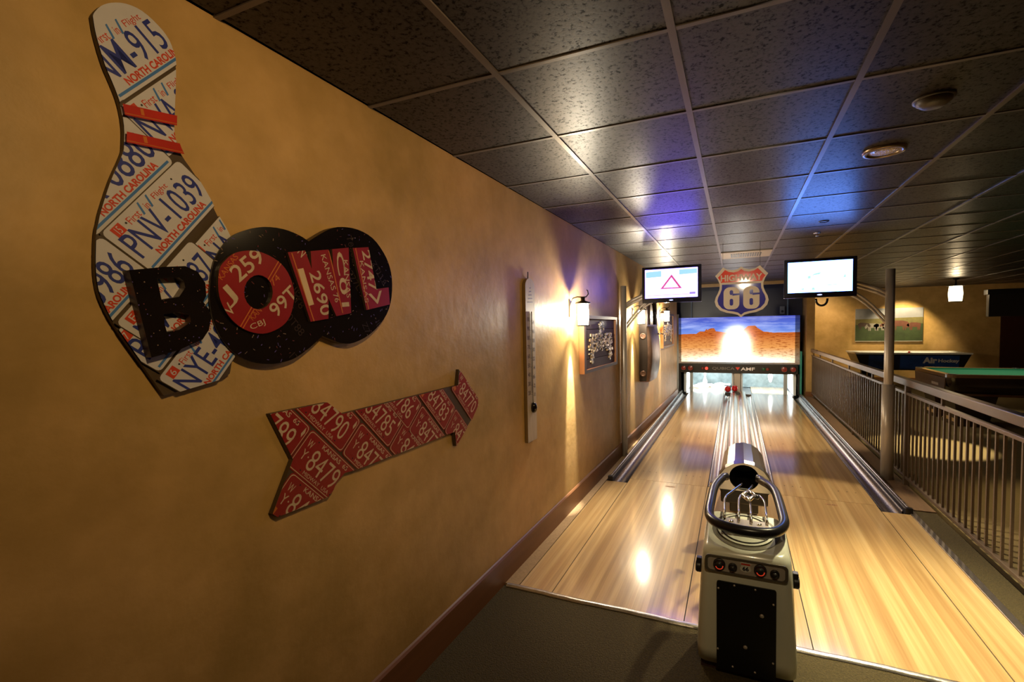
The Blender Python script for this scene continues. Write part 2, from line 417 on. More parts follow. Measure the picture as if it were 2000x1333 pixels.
def lane(name, x0, x1, label):
    r = thing(name, ((x0+x1)/2, YF, 0), label, 'bowling lane')
    MB().box((x0+.003, YF+.002, -.10), (x1-.003, 11.99, 0), MAPLE).build('lane_bed', r)
    cx = (x0+x1)/2
    s = .162
    for i, dy in ((-2, 0), (-1, .15), (0, .30), (1, .15), (2, 0)):
        x = cx+i*s; y = 6.88+dy; k = MB()
        k.face([(x-.011, y-.02, .0007), (x, y+.055, .0007), (x, y+.025, .0007)], blackline); k.face([(x+.011, y-.02, .0007), (x, y+.025, .0007), (x, y+.055, .0007)], blackline); k.build('aiming_arrow', r)
    for i in (-3, -2.3, -1.6, 1.6, 2.3, 3):
        d = MB(); d.lathe([(.0001, .0006), (.007, .0006)], (cx+i*.1, 5.22, 0), blackline, 12, caps=False); d.build('aiming_dot', r)
lane('bowling_lane', -1.034, -.253, 'left maple bowling lane running to the fallen pins')
lane('bowling_lane', .357, 1.156, 'right maple bowling lane beside the railing')
def gutter(x_in, x_out, label):
    sgn = 1 if x_out > x_in else -1; wdt = abs(x_out-x_in)
    g = thing('lane_gutter', (x_out, 4.85, 0), label, 'gutter')
    prof = [(0, .001)] + [(.01+(.155)*(1-math.cos(PI*k/12))/2, -.075*math.sin(PI*k/12)-.002) for k in range(13)] + [(wdt-.045, .0)]
    m = MB(); m.grid([[(x_in+sgn*a, y, z) for a, z in prof] for y in (4.86, 11.95)], gutterm, False, True)
    m.build('trough', g)
    c = MB(); a0 = wdt-.045
    cp = [(a0, -.02), (a0, .030), (a0+.008, .040), (a0+.018, .040)]
    c.grid([[(x_in+sgn*a, y, z) for a, z in cp] for y in (4.80, 11.93)], rubber, False, False)
    cp = [(a0+.018, .040), (a0+.022, .047), (a0+.034, .047), (a0+.040, .038), (a0+.045, -.02)]
    c.grid([[(x_in+sgn*a, y, z) for a, z in cp] for y in (4.80, 11.93)], chrome, False, True)
    c.build('cap_rail', g)
    e = MB(); xa, xb = sorted((x_in+sgn*(a0-.004), x_in+sgn*(wdt+.004))); e.box((xa, 4.775, 0), (xb, 4.815, .050), rubber)
    e.build('end_cap', g, bevel=.006)
gutter(-1.034, -1.234, 'polished metal gutter between left lane and ochre wall')
gutter(1.156, 1.372, 'polished metal gutter right of the right lane below the railing')

# ================================================================== BALL RETURN: track, hood, rack, console
br = thing('ball_return', (.055, 4.2, 0), 'chrome ball return track with faceted hood and black oval ball rack', 'ball return')
cx = .055
half = [(.302, 0), (.298, -.002)]+[(.292-.125*(1-math.cos(PI*k/10))/2, -.070*math.sin(PI*k/10)) for k in range(11)]+[(.160, .030), (.150, .050), (.135, .057), (.100, .059), (.070, .056), (.060, .048), (.040, .026), (.020, .016), (0, .014)]
prof = [(cx-a, z) for a, z in half]+[(cx+a, z) for a, z in half[::-1][1:]]
t = MB(); t.grid([[(a, y, z) for a, z in prof] for y in (4.93, 8.5, 11.96)], chrome, False, True)
t.build('return_track', br)
t = MB()
for s in (-1, 1): t.box((cx+s*.304-.003, 4.93, -.01), (cx+s*.304+.003, 11.96, .012), rubber)
t.build('edge_bead', br)
# hood: faceted half barrel, higher and slightly smaller at the rear
def hood_sec(y, cz, hw, h, drop):
    out = [(cx+.0-hw, y, cz-drop)]
    for k in range(0, 9):
        a = PI - PI*k/8; out.append((cx+hw*math.cos(a)*(1 if 0 < k < 8 else 1), y, cz+h*math.sin(a)))
    out.append((cx+hw, y, cz-drop)); return out
hd = MB()
hd.grid([hood_sec(3.345, .555, .166, .150, .045), hood_sec(3.39, .565, .166, .150, .05), hood_sec(3.42, .567, .152, .140, .08), hood_sec(3.80, .60, .140, .138, .30), hood_sec(3.86, .57, .140, .135, .30)], chrome, False, False)
hd.face(hood_sec(3.86, .57, .140, .135, .30), chrome)
hd.build('hood', br)
# slope of the track up to the hood
sl = MB()
rows = []
for y, z, k in ((4.93, .05, 1.0), (4.5, .16, .95), (4.1, .26, .9), (3.84, .33, .85)):
    rows.append([(cx-.15*k, y, z-.10), (cx-.15*k, y, z+.03), (cx-.12*k, y, z+.05), (cx-.06, y, z), (cx+.06, y, z), (cx+.12*k, y, z+.05), (cx+.15*k, y, z+.03), (cx+.15*k, y, z-.10)])
sl.grid(rows, chrome, False, False); sl.build('ramp', br)
# hood front face with round mouth
ff = MB(); N_ = 24
outer = [(cx-.162, .515), (cx-.162, .555)]+[(cx+.162*math.cos(PI-PI*k/8), .555+.148*math.sin(PI-PI*k/8)) for k in range(1, 8)]+[(cx+.162, .555), (cx+.162, .515)]
mouth = [(cx+.092*math.cos(2*PI*k/N_), .605+.086*math.sin(2*PI*k/N_)) for k in range(N_)]
ff.prism([outer, mouth], FRONT(3.36), 0, .012, chrome); ff.build('hood_front', br)
mo = MB()
mo.grid([[(p[0], 3.36, p[1]) for p in mouth], [(p[0], 3.78, p[1]) for p in mouth]], blackmetal, True, True); mo.face([(p[0], 3.78, p[1]) for p in mouth], blackmetal)
mo.build('mouth_tunnel', br)
ch = MB(); ch.box((cx-.145, 3.36, .42), (cx+.145, 3.78, .53), blackmetal); ch.box((cx-.09, 3.42, .34), (cx+.09, 3.70, .42), blackmetal); ch.build('lower_housing', br, bevel=.01)
bx_ = MB(); bx_.box((cx-.275, 11.70, -.02), (cx+.03, 11.95, .045), blackmetal); bx_.build('ball_lift', br, bevel=.006)
po = MB(); po.box((cx-.022, 3.52, -.0), (cx+.022, 3.58, .38), blackmetal); po.build('support_post', br, bevel=.004)
ZR = .67
ringpx = [(1420, 931), (1406.5, 938), (1395, 953), (1388.5, 980), (1385, 1001), (1390, 1014), (1409.5, 1026), (1450, 1037), (1495, 1042), (1519, 1038), (1531, 1025), (1528, 1004), (1516, 965), (1504, 950), (1489, 941), (1478, 935)]
rp = [Vector((*at_z(p, ZR), ZR)) for p in ringpx]
def smooth_closed(P, n=4):
    out = []
    for i in range(len(P)):
        p0, p1, p2, p3 = P[i-1], P[i], P[(i+1) % len(P)], P[(i+2) % len(P)]
        for k in range(n):
            t = k/n; out.append(.5*((2*p1)+(p2-p0)*t+(2*p0-5*p1+4*p2-p3)*t*t+(3*p1-p0-3*p2+p3)*t**3))
    return out
rg = MB(); rg.tube(smooth_closed(rp)[:-3], .0235, rubber, 16)
ringo = rg.build('rack_ring', br)
for pth in ([(1415, 1020), (1415.5, 971), (1441, 951.5), (1450, 945)], [(1443, 1026), (1443, 971), (1465, 955), (1470, 948)], [(1468, 1029), (1465, 978.5), (1456, 966.5), (1449, 968)], [(1499.5, 1031), (1493.5, 980), (1483, 968), (1478, 971)]):
    P = [Vector((*at_z(p, ZR-.01), ZR-.01)) for p in pth]
    Q = []
    for i in range(len(P)-1):
        for k in range(3): Q.append(P[i].lerp(P[i+1], .12+.76*k/2))
    MB().tube(Q, .0060, mat('dark_chrome', (.42, .38, .35), .16, 1), 8).build('rack_rod', br)
dm = MB(); P = [Vector((*at_z(p, ZR), ZR)) for p in ((1450, 968), (1462, 959), (1474, 968), (1463, 978))]
for i in range(4): dm.tube([P[i], P[(i+1) % 4]], .009, chrome, 8)
dm.face([p-Vector((0, 0, .012)) for p in P], blackmetal); dm.build('rack_emblem', br)
kn = MB(); x_, y_ = at_z((1478.5, 971.5), ZR); kn.lathe([(.0001, -.013), (.009, -.011), (.014, 0), (.009, .011), (.0001, .013)], (x_, y_, ZR), rubber, 12); kn.build('rod_knob', br)
bk = MB(); A = at_z((1417, 1019), ZR-.02); B = at_z((1502, 1030), ZR-.02)
bk.box((A[0], A[1]-.03, ZR-.03), (B[0], A[1]+.05, ZR-.018), steel); bk.build('rack_bracket', br)
for p in ((1428, 1018), (1483, 1025)):
    x_, y_ = at_z(p, ZR-.015); b_ = MB(); b_.lathe([(.012, 0), (.011, .006), (.0001, .009)], (x_, y_, ZR-.019), chrome, 10); b_.build('bolt', br)
for p in ((1388.5, 944), (1505.5, 944)):
    x_, y_ = at_z(p, .03); b_ = MB(); b_.box((x_-.012, y_-.03, 0), (x_+.012, y_+.05, .045), chrome); b_.build('track_clip', br, bevel=.004)

# console
co = thing('ball_return_console', (.045, 2.35, 0), 'cream fibreglass ball return console with buttons and black front hatch', 'console')
KX = .046
def sec(z, hw, y0, y1, r=.045, n=6, ztilt=0):
    pts = []
    for (qx, qy, a0) in ((hw-r, y1-r, 0), (-hw+r, y1-r, PI/2), (-hw+r, y0+r, PI), (hw-r, y0+r, 1.5*PI)):
        for k in range(n):
            a = a0+PI/2*k/(n-1); x = qx+r*math.cos(a); y = qy+r*math.sin(a)
            pts.append((KX+x, y, z+ztilt*(y-y0)))
    return pts
body = MB()
rows = [sec(.035, .210, 2.275, 2.555), sec(.10, .212, 2.270, 2.56), sec(.30, .204, 2.274, 2.58), sec(.46, .195, 2.278, 2.61), sec(.545, .189, 2.285, 2.64, ztilt=.05), sec(.568, .180, 2.297, 2.64, ztilt=.14), sec(.578, .165, 2.312, 2.63, ztilt=.16)]
body.grid(rows, cream, True, True, True); body.build('body', co)
kb = MB(); kb.box((KX-.195, 2.30, -.010), (KX+.195, 2.55, .05), mat('dark_plinth', (.05, .02, .012), .6)); kb.build('plinth', co)
tp = MB()
def topz(y): return .578+.16*(y-2.312)
for r0, r1, m_ in ((.150, .128, mat('grey_top_ring', (.17, .155, .115), .3)), (.128, .0001, cream)):
    tp.grid([[(KX+r*math.cos(2*PI*k/40), 2.475+r*1.05*math.sin(2*PI*k/40), topz(2.475+r*1.05*math.sin(2*PI*k/40))+(.003 if r0 > .13 else (.010 if r > .01 else .014))) for k in range(40)] for r in (r0, r1)], m_, True, False)
tp.tube([(KX+.112*math.cos(2*PI*k/40), 2.475+.118*math.sin(2*PI*k/40), topz(2.475+.118*math.sin(2*PI*k/40))+.012) for k in range(40)], .0035, blackmetal, 6, True)
tp.build('top_plate', co)
st = MB(); st.lathe([(.040, .60), (.034, .63), (.030, .639)], (KX, 2.50, 0), steel, 16); st.build('rack_stem', co)
def rrect(x0, z0, x1, z1, r, n=5):
    out = []
    for (qx, qz, a0) in ((x1-r, z1-r, 0), (x0+r, z1-r, PI/2), (x0+r, z0+r, PI), (x1-r, z0+r, 1.5*PI)):
        for k in range(n): a = a0+PI/2*k/(n-1); out.append((qx+r*math.cos(a), qz+r*math.sin(a)))
    return out
FY = 2.272
pn = MB()
o_ = rrect(-.128, .478, .216, .556, .018); i_ = rrect(-.116, .486, .204, .548, .014)
pn.prism([o_, i_], FRONT(FY), 0, .006, mat('grey_bezel', (.10, .085, .06), .35))
pn.prism([i_], FRONT(FY), -.002, .001, steel)
cpan = pn.build('control_panel', co)
def button(x, z, r, mm, nm):
    b = MB(); b.lathe([(r*1.25, 0), (r*1.25, -.008), (r, -.012), (r*.95, -.010)], (x, FY-.001, z), blackmetal, 24, 'y', caps=False)
    b.lathe([(r*.9, -.010), (r*.8, -.019), (r*.4, -.024), (.0001, -.025)], (x, FY-.001, z), blackmetal, 24, 'y', caps=False)
    if mm:
        seg = []
        for k in range(17):
            a = PI*1.02+PI*.96*k/16+.2
            seg.append(a)
        b.grid([[(x+rr*r*math.cos(a), FY-.022, z+rr*r*math.sin(a)) for a in seg] for rr in (.38, .82)], mm, False, False)
    b.build(nm, cpan)
redb = emit('red_button_light', (.9, .06, .02), .55)
button(-.066, .517, .021, redb, 'button'); button(.105, .519, .021, redb, 'button')
button(-.009, .513, .015, None, 'button'); button(.163, .513, .015, None, 'button')
def shield(cxs, cz, s, n=8):
    # outline of the road shield, unit height about 1
    h = [(0, .50), (.06, .455), (.15, .435), (.25, .455), (.325, .50), (.36, .46), (.45, .36), (.47, .345), (.42, .27), (.385, .17), (.39, .08), (.42, 0), (.46, -.08), (.478, -.16), (.455, -.25), (.38, -.335), (.26, -.385), (.15, -.405), (.06, -.43), (0, -.48)]
    pts = [(x, y) for x, y in h]+[(-x, y) for x, y in h[::-1][1:-1]]
    return [(cxs+x*s, cz+y*s) for x, y in pts]
lgo = MB(); lgo.prism([shield(.045, .519, .050)], FRONT(FY), .001, .0022, mat('white_decal', (.6, .58, .5), .4))
lgo.face([(.026, FY-.003, .530), (.064, FY-.003, .530), (.064, FY-.003, .538), (.026, FY-.003, .538)], mat('red_decal', (.55, .05, .02), .4))
put_text(lgo, None, FRONT(FY), .0032, '66', (.045, .514), 0, .020, BLK, width=.026, bold=.03, center=True)
lgo.build('shield_decal', cpan)
ht = MB(); ht.prism([rrect(-.077, .022, .170, .440, .010)], FRONT(FY-.002), 0, .006, mat('black_hatch_panel', (.006, .005, .004), .42)); hatch = ht.build('hatch_panel', co)
for x, z, r in ((-.070, .405, .005), (-.002, .430, .005), (.085, .428, .005), (.158, .375, .005), (-.072, .115, .005), (.158, .105, .005), (-.008, .045, .005), (.085, .043, .005), (.112, .312, .0095), (.045, .150, .0095)):
    b = MB(); b.lathe([(r, 0), (r*.8, -.003), (.0001, -.004)], (x, FY-.009, z), steel, 12, 'y'); b.build('screw' if r < .008 else 'cam_lock', hatch)
for s in (-1, 1):
    b = MB(); X = KX+s*.205
    b.box((X-.012, 2.33, .43), (X+.012, 2.36, .50), blackmetal); b.lathe([(.026, -.012), (.026, .012)], (X+s*.004, 2.345, .455), blackmetal, 16, 'x'); b.build('side_latch', co, bevel=.003)

# ================================================================== PIN MACHINE
pm = thing('pin_machine', (.0, 12.0, 0), 'two-lane pin machine with glowing desert picture mask over the pit', 'pin machine')
def mask_material():
    m, t, b, N, L = nt('glowing_desert_picture'); N.clear()
    o = N.new('ShaderNodeOutputMaterial'); tc = N.new('ShaderNodeTexCoord'); sp = N.new('ShaderNodeSeparateXYZ'); L.new(tc.outputs['Generated'], sp.inputs[0])
    v = mapping(N, L, (3, 1, 9), 'Generated'); v2 = mapping(N, L, (22, 1, 55), 'Generated')
    n = noise(N, L, v, 1.2, 5, .6); n2 = noise(N, L, v2, 1, 3, .6)
    sky = ramp(N, L, sp.outputs[2], [(.62, (.30, .47, .90)), (.80, (.10, .20, .72)), (1, (.06, .06, .42))])
    sky = mixc(N, L, .45, sky, ramp(N, L, n, [(.45, (.08, .12, .55)), (.7, (.65, .7, 1))]))
    g = ramp(N, L, sp.outputs[2], [(.0, (.85, .48, .22)), (.12, (.95, .70, .42)), (.35, (.80, .34, .09)), (.62, (.52, .12, .02))])
    g = mixc(N, L, .75, g, ramp(N, L, n2, [(.40, (.45, .22, .12)), (.47, (1, 1, 1))]), 'MULTIPLY')
    # horizon with two mesas
    def mth(op, a, b_=None, c_=None):
        x = N.new('ShaderNodeMath'); x.operation = op
        for k, s in enumerate((a, b_, c_)):
            if s is None: continue
            if isinstance(s, (int, float)): x.inputs[k].default_value = s
            else: L.new(s, x.inputs[k])
        return x.outputs[0]
    X, Z = sp.outputs[0], sp.outputs[2]
    hz = N.new('ShaderNodeValToRGB'); L.new(X, hz.inputs[0]); e = hz.color_ramp.elements
    st_ = [(0, .64), (.165, .645), (.20, .70), (.24, .70), (.255, .755), (.262, .73), (.29, .765), (.32, .765), (.335, .70), (.42, .67), (.56, .72), (.60, .80), (.655, .81), (.675, .76), (.72, .68), (.80, .655), (1, .66)]
    while len(e) < len(st_): e.new(.5)
    for k, (p, h) in enumerate(st_): e[k].position = p; e[k].color = (h, h, h, 1)
    hzz = N.new('ShaderNodeSeparateColor'); L.new(hz.outputs[0], hzz.inputs[0])
    isky = mth('GREATER_THAN', Z, mth('ADD', hzz.outputs[0], mth('MULTIPLY', mth('SUBTRACT', n2, .5), .03)))
    c = mixc(N, L, isky, g, sky)
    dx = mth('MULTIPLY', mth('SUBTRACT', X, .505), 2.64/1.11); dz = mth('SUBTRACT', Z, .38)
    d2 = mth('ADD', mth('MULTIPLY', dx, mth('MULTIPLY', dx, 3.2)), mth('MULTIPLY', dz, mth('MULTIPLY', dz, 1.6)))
    painted_glare = mth('MULTIPLY', mth('EXPONENT', mth('MULTIPLY', d2, -7.)), 12.)  # white glare painted into the picture's emission, strongest near the centre
    road = mth('MULTIPLY', mth('EXPONENT', mth('MULTIPLY', mth('POWER', mth('ABSOLUTE', Z), 2.), -55.)), mth('MULTIPLY', mth('EXPONENT', mth('MULTIPLY', mth('POWER', dx, 2.), -1.2)), 5.))  # pale road plus glare painted along the bottom
    edge = mth('MULTIPLY', mth('MULTIPLY', mth('LESS_THAN', mth('ABSOLUTE', mth('SUBTRACT', X, .5)), .465), mth('GREATER_THAN', Z, .035)), .75)  # border dimmed to paint in the shaded side returns of the mask
    s = mth('ADD', mth('MULTIPLY', mth('ADD', mth('ADD', painted_glare, road), 1.15), edge), .30)
    wf_ = N.new('ShaderNodeClamp'); L.new(mth('MULTIPLY', mth('ADD', painted_glare, road), .16), wf_.inputs[0]); c = mixc(N, L, wf_.outputs[0], c, (1, .93, .80))
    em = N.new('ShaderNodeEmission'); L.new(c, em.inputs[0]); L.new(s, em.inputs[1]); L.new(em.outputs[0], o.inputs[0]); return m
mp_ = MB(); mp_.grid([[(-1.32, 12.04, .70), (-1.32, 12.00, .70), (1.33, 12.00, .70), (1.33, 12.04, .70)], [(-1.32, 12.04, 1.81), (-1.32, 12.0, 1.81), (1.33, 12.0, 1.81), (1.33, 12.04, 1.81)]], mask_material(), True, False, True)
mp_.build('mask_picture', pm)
mb_ = MB(); mb_.box((-1.30, 12.05, .70), (1.31, 12.25, 1.78), navy); mb_.build('mask_housing', pm)
lb = MB(); lb.box((-1.29, 11.97, .475), (1.30, 12.10, .695), mat('black_bar', (.020, .014, .010), .45)); bar = lb.build('light_bar', pm, bevel=.01)
tx = MB()
put_text(tx, None, FRONT(11.968), .002, 'QUBICA', (-.51, .545), 0, .075, mat('dim_grey_letter', (.20, .16, .13), .4, emis=(.2, .16, .13), es=.15), width=.49, bold=.0)
put_text(tx, None, FRONT(11.968), .002, 'AMF', (.115, .545), 0, .075, mat('grey_letter', (.62, .52, .42), .4, emis=(.6, .5, .42), es=.35), width=.30, bold=.02)
tx.face([(.00, 11.966, .62), (.10, 11.966, .62), (.05, 11.966, .55)], emit('red_letter_light', (.8, .05, .02), .7))
tx.build('lettering', bar)
for x, r, e in ((-1.17, .052, 'd'), (-1.01, .058, 'd'), (-.73, .030, 'd'), (-.64, .036, 'b'), (.60, .035, 'g'), (.68, .032, 'd'), (1.02, .060, 'd'), (1.20, .055, 'd')):
    mm = {'d': emit('dim_red_light', (.45, .03, .01), .30), 'b': emit('bright_red_light', (1, .05, .03), 2.2), 'g': emit('dim_green_light', (.02, .16, .03), .25)}[e]
    b = MB(); b.lathe([(r*1.35, -.002), (r*1.3, -.02), (r, -.012)], (x, 11.968, .585), blackmetal, 20, 'y', caps=False); b.lathe([(r, -.012), (r*.7, -.02), (.0001, -.024)], (x, 11.968, .585), mm, 20, 'y', caps=False); b.build('signal_light', bar)
for x in (-1.27, -.99, 1.05, 1.33):
    w_ = .035
    fr_ = MB(); fr_.box((x-w_, 12.0, 0), (x+w_, 12.06, .48), blackmetal if abs(x) > 1.1 else mat('pale_post', (.5, .55, .58), .35)); fr_.build('frame_leg', pm)
for x0, x1 in ((-1.17, -1.12), (1.22, 1.27)):
    s_ = MB(); s_.box((x0, 12.08, -.02), (x1, 13.5, .62), white_panel); s_.build('side_panel', pm)
for x in (-.06, .14):
    s_ = MB(); s_.box((x-.018, 12.08, -.02), (x+.018, 13.5, .62), white_panel); s_.build('divider_panel', pm)
s_ = MB(); s_.box((-.03, 12.02, 0), (.11, 12.08, .48), steel); s_.build('divider_post', pm)
pitm = mat('grey_pit_curtain', (.14, .18, .18), .35, var=.8, scale=7)
for x0, x1 in ((-1.12, -.08), (.16, 1.22)):
    s_ = MB(); s_.box((x0, 13.42, -.02), (x1, 13.46, .62), pitm); s_.build('pit_curtain', pm)
s_ = MB(); s_.box((-1.3, 12.3, .62), (1.32, 13.5, .66), navy); s_.build('pit_roof', pm)
for x in (-1.365, ):
    s_ = MB(); s_.box((-1.335, 11.95, -.02), (-1.285, 12.05, 1.9), mat('pale_side_frame', (.62, .68, .70), .35, emis=None)); s_.build('side_frame', pm)
s_ = MB(); s_.box((1.335, 11.95, -.02), (1.37, 12.3, 1.0), mat('teal_side_frame', (.05, .30, .25), .3)); s_.build('side_frame', pm)
# dark backdrop and posts over the mask
bd = MB(); bd.box((-1.42, 12.50, 1.2), (1.43, 12.54, 2.70), navy); struct(bd.build('trim_5'))
vb = MB()
for x in (-1.02, 1.12): vb.box((x-.015, 12.40, 1.7), (x+.015, 12.43, 2.70), mat('dull_blue_post', (.10, .16, .22), .4))
vb.box((-1.38, 12.38, 2.60), (1.40, 12.44, 2.66), MATS['dull_blue_post']); struct(vb.build('trim_6'))
so = MB(); x_, z_ = at_y((1528, 606), 12.45); so.box((x_-.05, 12.44, z_-.09), (x_+.05, 12.499, z_+.09), mat('grey_plastic', (.16, .17, .17), .4)); so.lathe([(.03, -.002), (.026, -.01)], (x_, 12.44, z_-.03), blackmetal, 12, 'y'); tag(so.build('socket_box', bevel=.006), 'small grey socket box on the dark panel above the desert picture', 'socket')

for x0, x1 in ((-1.031, -.256), (.360, 1.153)):
    s_ = MB(); s_.box((x0, 11.995, -.10), (x1, 13.40, 0), MAPLE); s_.build('pin_deck', pm)
s_ = MB(); s_.box((-1.12, 11.995, -.10), (-1.035, 13.40, -.03), gutterm); s_.build('deck_gutter', pm)
s_ = MB(); s_.box((1.157, 11.995, -.10), (1.22, 13.40, -.03), gutterm); s_.build('deck_gutter', pm)
s_ = MB(); s_.box((-.25, 12.09, -.10), (-.08, 13.40, -.03), gutterm); s_.build('deck_gutter', pm)
s_ = MB(); s_.box((.16, 12.09, -.10), (.355, 13.40, -.03), gutterm); s_.build('deck_gutter', pm)
# bowling pins and ball
pinm = mat('white_pin', (.82, .82, .80), .2, coat=.5, var=.02); stripe = mat('red_pin_stripe', (.6, .03, .02), .3)
PP = [(.0255, 0), (.030, .02), (.042, .06), (.052, .10), (.0575, .13), (.0545, .165), (.044, .20), (.032, .235), (.0235, .265), (.0225, .285), (.026, .315), (.031, .345), (.030, .365), (.022, .378), (.0001, .383)]
def pin(loc, rot, label, group=None, first=[None]):
    if first[0] is None:
        r = thing('bowling_pin', (0, 0, 0), label, 'bowling pin', group)
        b = MB(); b.lathe(PP, (0, 0, 0), pinm, 20); b.build('pin_body', r)
        s = MB()
        for z, rr in ((.268, .0240), (.290, .0238)): s.lathe([(rr-.0005, z-.005), (rr+.0003, z), (rr-.0005, z+.005)], (0, 0, 0), stripe, 20, caps=False)
        s.build('neck_stripe', r); first[0] = r
    else: r = copy_thing(first[0], (0, 0, 0), label, group)
    if group is None and 'group' in r: del r['group']
    r.location = loc; r.rotation_euler = rot; return r
pin((-.73, 12.95, .002), (0, 0, 0), 'white bowling pin standing upright among the fallen pins on left lane')
for (x, y, a, t_) in ((-1.0, 12.72, 1.45, 1), (-.93, 13.10, 1.7, 1), (-.56, 12.66, 1.5, 1), (-.50, 13.24, 1.6, 1), (-.29, 12.95, -1.7, 1)):
    pin((x, y, .058), (PI/2, 0, a), 'white bowling pin lying toppled on the left pin deck', 'fallen pins on the left pin deck')
hp = pin((.80, 12.95, .18), (0, 0, 0), 'white bowling pin hanging above the right pin deck')
ballr = mat('red_ball', (.55, .01, .012), .12, coat=.6, var=.05)
b = MB(); R = .072
b.lathe([(max(R*math.sin(PI*k/16), .0001), -R*math.cos(PI*k/16)) for k in range(17)], (0, 0, 0), ballr, 24); b1 = b.build('bowling_ball')
x_, y_ = at_z((1423, 762), .02); b1.location = (x_, 12.30, .063+.0); tag(b1, 'shiny red bowling ball at the pit end of left lane inner gutter', 'bowling ball')
b1.location = (-.162, 11.80, .119)
b2_ = b1.copy(); col.objects.link(b2_); b2_.location = (-.014, 11.86, .133); b2_['label'] = 'second red bowling ball mostly behind the first ball in the gutter'

# ================================================================== ARCH, TELEVISIONS, HIGHWAY SIGN
ar = thing('television_arch', (.055, 5.78, 0), 'brushed steel posts and curved arms over the foul line carrying two televisions', 'arch')
p_ = MB(); p_.tube([(-1.277, 5.78, -.01), (-1.277, 5.78, 2.125)], .036, steel, 20); p_.build('post', ar)
p_ = MB(); p_.tube([(1.437, 5.78, -.01), (1.437, 5.78, 2.155)], .041, steel, 20); p_.build('post', ar)
p_ = MB(); p_.tube([(1.437, 5.78, -.005), (1.437, 5.78, .985)], .056, steel, 20); p_.build('post_sleeve', ar)
def arch(u): # u 0..1 from left post to right
    x = -1.272+u*2.709; z = 1.885+.015*u+.33*math.sin(PI*u)**.8; return (x, z)
for dz in (0, -.035):
    for ks in (range(0, 9), range(16, 25)): p_ = MB(); p_.tube([(arch(u/24)[0], 5.80, arch(u/24)[1]+dz) for u in ks],   .022 if dz == 0 else .016, steel, 10); p_.build('arch_tube', ar)
for s, xp in ((1, -1.272), (-1, 1.437)):
    for dz in (0, -.045):
        P = [(xp+s*.42*t/6, 5.80, 1.62+dz+.36*math.sin(PI/2*t/6*.95)) for t in range(7)]
        p_ = MB(); p_.tube(P, .012, steel, 10); p_.build('brace_tube', ar)
def tv(x0, x1, z0, z1, label, which):
    xc = (x0+x1)/2; r = thing('television', (xc, 5.72, z0), label, 'television')
    bez = mat('glossy_black_bezel', (.008, .007, .018), .12)
    b = MB(); b.box((x0, 5.69, z0), (x1, 5.74, z1), bez); b.build('casing', r, bevel=.006)
    b = MB(); b.box((x0+.08, 5.74, z0+.06), (x1-.08, 5.775, z1-.06), blackmetal); b.build('rear_housing', r)
    sx0, sx1, sz0, sz1 = x0+.035, x1-.040, z0+.055, z1-.032
    if which == 'L': c, s = (.17, .125, 1), 11
    else: c, s = (.11, .28, 1), 12
    sc = MB(); fr = FRONT(5.6895)
    sc.prism([[(sx0, sz0), (sx1, sz0), (sx1, sz1), (sx0, sz1)]], fr, 0, .001, emit('screen_glow_'+which, c, s), bez)
    W_, H_ = sx1-sx0, sz1-sz0
    P = lambda a, b_: (sx0+a*W_, sz0+b_*H_)
    def poly(pts, m_, w_=.0025): sc.face([fr(*P(*p), w_) for p in pts], m_)
    if which == 'L':
        ink = emit('screen_red_line', (.75, .09, .22), 1); cy = emit('screen_cyan', (.42, .80, 1.0), 1.0); mg = emit('screen_magenta', (.95, .25, .85), 1.0); vi = emit('screen_violet', (.35, .25, .85), 1)
        poly([(.02, .72), (.32, .74), (.32, .94), (.02, .92)], cy); poly([(.66, .78), (.99, .80), (.99, .95), (.66, .95)], cy)
        T = [(.30, .31), (.71, .31), (.515, .80)]; t2 = [(.36, .35), (.65, .35), (.512, .70)]
        for i in range(3):
            a, b_ = T[i], T[(i+1) % 3]; c1, d1 = t2[i], t2[(i+1) % 3]
            f_ = 1.0
            poly([a, b_, d1, c1], ink, .004)
        poly([(.05, .085), (.95, .10), (.95, .115), (.05, .10)], mg); poly([(.85, .10), (.96, .10), (.96, .17), (.85, .17)], vi)
    else:
        tl = emit('screen_teal', (.55, .95, .88), 1.0)
        for pts in ([(.38, .55), (.50, .58), (.52, .64), (.42, .60)], [(.32, .45), (.36, .46), (.36, .54), (.32, .53)], [(.86, .44), (.90, .45), (.89, .55)], [(.22, .10), (.26, .10), (.26, .14), (.22, .13)], [(.38, .08), (.43, .08), (.42, .15), (.39, .15)], [(.62, .21), (.80, .23), (.80, .24), (.62, .225)]): poly(pts, tl)
    sc.build('screen', r)
    l = MB(); l.lathe([(.0001, -.003), (.022, -.0025), (.024, -.001)], (0, 0, 0), emit('logo_glow', (.55, .6, 1), 1.6), 16, 'y', caps=False)
    l.v = [(xc+v[0], 5.688+v[1], z0+.027+v[2]*.30) for v in l.v]; l.build('badge', r)
    if which == 'R':
        P_ = [(xc+.03+.052*math.cos(a), 5.76, z0-.01-.075*abs(math.sin(a))**.8) for a in [PI+PI*k/14 for k in range(15)]]
        l = MB(); l.tube(P_, .011, rubber, 10); l.build('cable_loop', r)
    return r
tv(-1.03, -.359, 1.897, 2.322, 'left television on the arch showing a pink triangle', 'L')
tv(.478, 1.137, 1.892, 2.300, 'right television on the arch with almost blank white screen', 'R')
sg = thing('highway_sign', (.057, 5.74, 1.70), 'red, white and blue shield sign reading HIGHWAY 66 between the televisions', 'sign')
sc_ = .577; SX, SZ = .057, 1.980
cream_s = mat('cream_sign_paint', (.60, .50, .40), .55, var=.04, spec=.2); red_s = mat('red_sign_paint', (.62, .045, .018), .5, coat=.25, spec=.15, var=.05); blue_s = mat('blue_sign_paint', (.022, .016, .24), .5, coat=.25, spec=.15, var=.05)
s_ = MB(); s_.prism([shield(SX, SZ, sc_)], FRONT(5.745), 0, .014, cream_s); s_.build('shield_board', sg)
